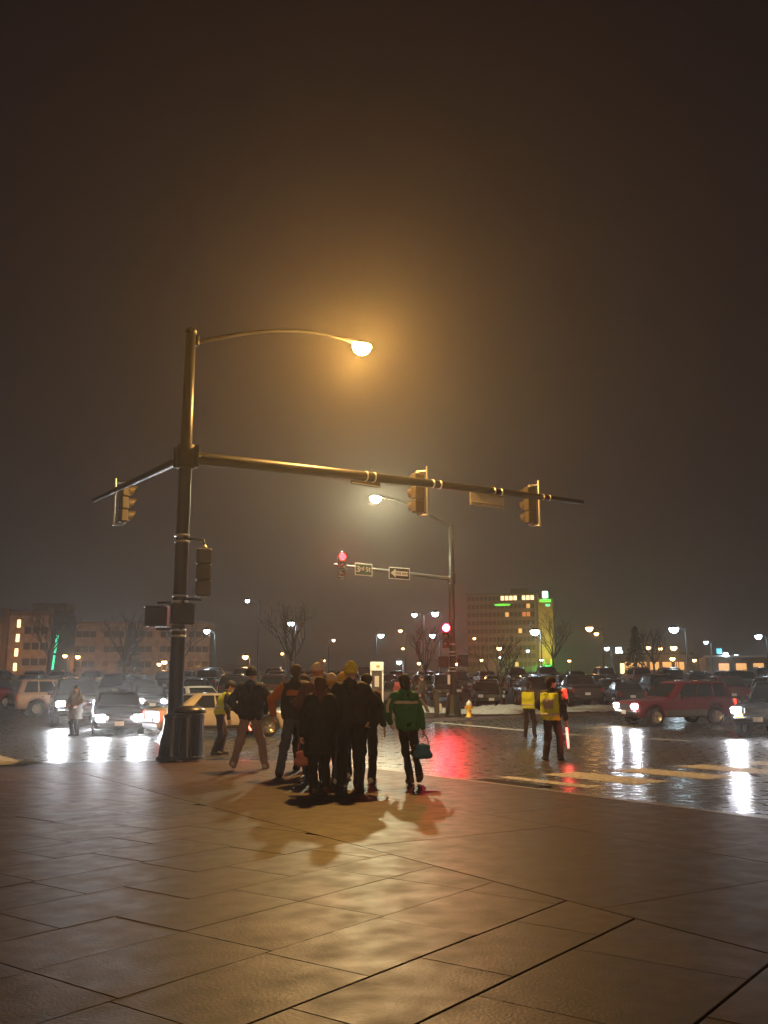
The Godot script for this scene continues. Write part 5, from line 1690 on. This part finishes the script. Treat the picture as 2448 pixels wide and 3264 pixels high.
	person("traffic officer in grey reflective coat standing before the glaring headlights", ground_at(-10.6, 33.0), 160, {"h": 1.7, "wide": 1.05, "hands": [Vector3(-0.22, 1.06, -0.2), Vector3(0.22, 1.06, -0.2)], "dress": {"jacket": M.cloth_grey, "bulk": 1.15, "hem": 0.6, "trousers": M.cloth_charcoal, "cap": M.cloth_charcoal, "hair": M.hair_dark}})
	# walkers on the far pavement
	for k in 4:
		person("dark-coated pedestrian on the far pavement beside the kiosk", P([0.75, 1.25, -1.9, 1.9][k], [46.2, 47.0, 47.5, 48.4][k], g([46.2, 47.0, 47.5, 48.4][k]) + 0.14), [160, 200, 120, 240][k], {"h": [1.76, 1.7, 1.74, 1.8][k], "dress": {"jacket": [M.cloth_red, M.cloth_black, M.cloth_charcoal, M.cloth_brown][k], "bulk": 1.1, "trousers": M.cloth_black, "hat": M.cloth_charcoal}}, "pedestrians by the kiosk")

func handbag(label: String, at: Vector3, m: Material, w: float, h: float, d: float) -> void:
	var t := thing("handbag", label, "bag", at)
	var c := Vector3(0, -h * 0.5 - 0.12, 0)
	put(blob_mesh([blob([[c + Vector3(-w * 0.32, -h * 0.25, 0), c + Vector3(w * 0.32, -h * 0.25, 0), d * 0.5, d * 0.5], [c + Vector3(-w * 0.26, h * 0.2, 0), c + Vector3(w * 0.26, h * 0.2, 0), d * 0.34, d * 0.34], [c + Vector3(0, -h * 0.2, 0), c + Vector3(0, h * 0.2, 0), d * 0.5, d * 0.4]], 0.011, 0.06, [], 0.014, 14.0)]), "pouch", m, t)
	var st := S()
	var pts := []
	var rr := []
	for k in 9:
		var a := PI * k / 8.0
		pts.append(Vector3(cos(a) * w * 0.28, -0.15 + sin(a) * 0.15, 0))
		rr.append(0.008)
	tube(st, pts, rr, 6)
	obj(st, "strap", m, t)

# ---------------------------------------------------------------- street furniture
func snow_bank(label: String, x: float, d: float, lx: float, ld: float, h: float, y: float, seed_: int, yaw := 0.0) -> void:
	var t := thing("snow_bank", label, "snow", P(x, d, y), yaw)
	var n := FastNoiseLite.new()
	n.seed = seed_
	n.frequency = 0.9
	var st := S()
	st.set_smooth_group(4)
	var q := 22
	var ht := func(i: int, j: int) -> Vector3:
		var u := i / float(q) * 2.0 - 1.0
		var v := j / float(q) * 2.0 - 1.0
		var edge := clampf(1.0 - (u * u + v * v) * (0.9 + 0.35 * n.get_noise_2d(u * 2.0, v * 2.0)), 0, 1)
		return Vector3(u * lx / 2, -0.03 + h * pow(edge, 0.6) * (0.75 + 0.6 * n.get_noise_2d(u * lx, v * ld) + 0.2 * n.get_noise_2d(u * lx * 4, v * ld * 4)), v * ld / 2)
	for i in q:
		for j in q:
			up_tri(st, ht.call(i, j), ht.call(i + 1, j), ht.call(i + 1, j + 1))
			up_tri(st, ht.call(i, j), ht.call(i + 1, j + 1), ht.call(i, j + 1))
	obj(st, "mound", M.old_snow, t)

func small_things() -> void:
	# litter bin by the near pole
	var t := thing("litter_bin", "round black ribbed litter bin beside the near pole", "litter bin", P(-4.12, 20.35))
	var st := S()
	lathe(st, [[0.0, 0.03], [0.25, 0.03], [0.27, 0.06], [0.29, 0.95], [0.28, 0.96], [0.0, 0.96]], 28)
	obj(st, "liner", M.bin_black, t)
	for k in 26:
		var a := TAU * k / 26
		box("slat", M.bin_black, t, Vector3(cos(a) * 0.3, 0.5, sin(a) * 0.3), Vector3(0.016, 0.9, 0.045), 0.004, Basis(Vector3.UP, -a))
	st = S()
	for y in [0.08, 0.9]:
		lathe(st, [[0.305, y - 0.025], [0.322, y - 0.02], [0.322, y + 0.02], [0.305, y + 0.025]], 28)
	obj(st, "hoop", M.bin_black, t)
	st = S()
	lathe(st, [[0.3, 0.97], [0.345, 0.98], [0.345, 1.02], [0.31, 1.07], [0.2, 1.13], [0.17, 1.12], [0.15, 1.04]], 28)
	obj(st, "lid", M.bin_black, t)
	for k in 4:
		var a := TAU * k / 4 + 0.4
		box("foot", M.galvanised, t, Vector3(cos(a) * 0.24, 0.016, sin(a) * 0.24), Vector3(0.06, 0.03, 0.06), 0.006)
	# gutter grate
	var c := uw(10.12, 12.3)
	t = thing("drain_grate", "black iron drain grate in the gutter by the crossing", "drain grate", P(c.x, c.y, -0.046), rad_to_deg(atan2(-W.x, W.y)))
	box("sump", M.shoe_black, t, Vector3(0, -0.001, 0), Vector3(0.48, 0.004, 1.5))
	for s in [-0.27, 0.27]:
		box("frame", M.iron, t, Vector3(s, 0.006, 0), Vector3(0.05, 0.02, 1.6), 0.004)
	for s in [-0.78, 0.78]:
		box("frame", M.iron, t, Vector3(0, 0.006, s), Vector3(0.49, 0.02, 0.04), 0.004)
	for k in 21:
		box("bar", M.iron, t, Vector3(0, 0.009, -0.72 + 0.072 * k), Vector3(0.49, 0.016, 0.026), 0.003)
	# hydrant
	t = thing("fire_hydrant", "yellow fire hydrant with pale cap by the distant pole", "fire hydrant", P(3.75, 42.3, g(42.3) + 0.146))
	st = S()
	lathe(st, [[0.16, 0.0], [0.16, 0.05], [0.11, 0.07], [0.105, 0.45], [0.13, 0.47], [0.13, 0.52]], 18)
	obj(st, "barrel", M.hydrant_yellow, t)
	st = S()
	lathe(st, [[0.13, 0.52], [0.125, 0.6], [0.08, 0.68], [0.03, 0.7], [0.03, 0.75], [0.0, 0.75]], 18)
	obj(st, "bonnet", M.hydrant_silver, t)
	for a in [[Vector3(-0.19, 0.42, 0), Vector3(0, 0.42, 0), 0.05], [Vector3(0.19, 0.42, 0), Vector3(0, 0.42, 0), 0.05], [Vector3(0, 0.36, 0.2), Vector3(0, 0.36, 0), 0.068]]:
		st = S()
		tube(st, [a[0], a[0].lerp(a[1], 0.3), a[1]], [a[2], a[2], a[2] * 0.9], 12)
		obj(st, "nozzle", M.hydrant_yellow, t)
	# poster kiosk
	t = thing("information_kiosk", "white-framed poster kiosk with red panel on the far pavement", "kiosk", P(-0.34, 45.2, g(45.2) + 0.146))
	box("plinth", M.kerb_concrete, t, Vector3(0.02, 0.16, 0), Vector3(0.72, 0.32, 0.5), 0.02)
	for s in [-0.28, 0.28]:
		box("post", M.sign_white, t, Vector3(s, 1.32, 0), Vector3(0.07, 2.0, 0.16), 0.01)
	box("header", M.sign_white, t, Vector3(0, 2.22, 0.01), Vector3(0.64, 0.42, 0.18), 0.015)
	box("header_badge", M.patch_gold, t, Vector3(0.06, 2.22, 0.105), Vector3(0.16, 0.1, 0.01), 0.003)
	box("poster", M.sign_black, t, Vector3(0, 1.55, 0.0), Vector3(0.48, 0.86, 0.12), 0.008)
	box("poster_picture", M.cloth_cream, t, Vector3(0, 1.52, 0.064), Vector3(0.2, 0.5, 0.006), 0.002)
	box("lower_panel", M.cloth_red, t, Vector3(0, 0.74, 0.0), Vector3(0.48, 0.72, 0.12), 0.008)
	# old snow
	snow_bank("long grey snow bank behind the yellow hydrant", 1.0, 47.5, 7.0, 2.2, 0.35, g(47.5) + 0.14, 2)
	snow_bank("pointed snow heap at the foot of the small bare tree", 6.0, 46.5, 5.0, 2.6, 0.5, g(46.5) + 0.14, 3)
	snow_bank("low snow ridge behind the red vehicle", 11.5, 49.0, 6.0, 2.0, 0.4, g(49.0) + 0.14, 4)
	snow_bank("dirty snow crust along the kerb of the side street", -7.6, 19.55, 2.0, 0.3, 0.12, -0.02, 5, 32.0)
	snow_bank("snow strip beside the kiosk", -4.2, 47.0, 5.0, 1.6, 0.3, g(47.0) + 0.14, 6)
	# lamp of the plaza behind the viewer: it lights the backs of the crowd and the paving in front
	t = thing("plaza_lamp", "tall plaza lamp with orange light on the paving opposite the crossing", "street lamp", P(3.0, -46.0, -0.14))
	st = S()
	lathe(st, [[0.2, 0.0], [0.2, 0.5], [0.11, 0.55], [0.08, 9.0], [0.0, 9.0]], 16)
	obj(st, "pole", M.pole_paint, t)
	st = S()
	tube(st, [Vector3(0, 8.6, 0), Vector3(0, 9.2, -0.5), Vector3(0, 9.4, -1.3)], [0.05, 0.045, 0.04], 10)
	obj(st, "arm", M.pole_paint, t)
	luminaire(t, Vector3(0, 9.4, -1.3), Vector3(0, 0, -1), M.sodium_lens, Color(1.0, 0.76, 0.52), 750.0)
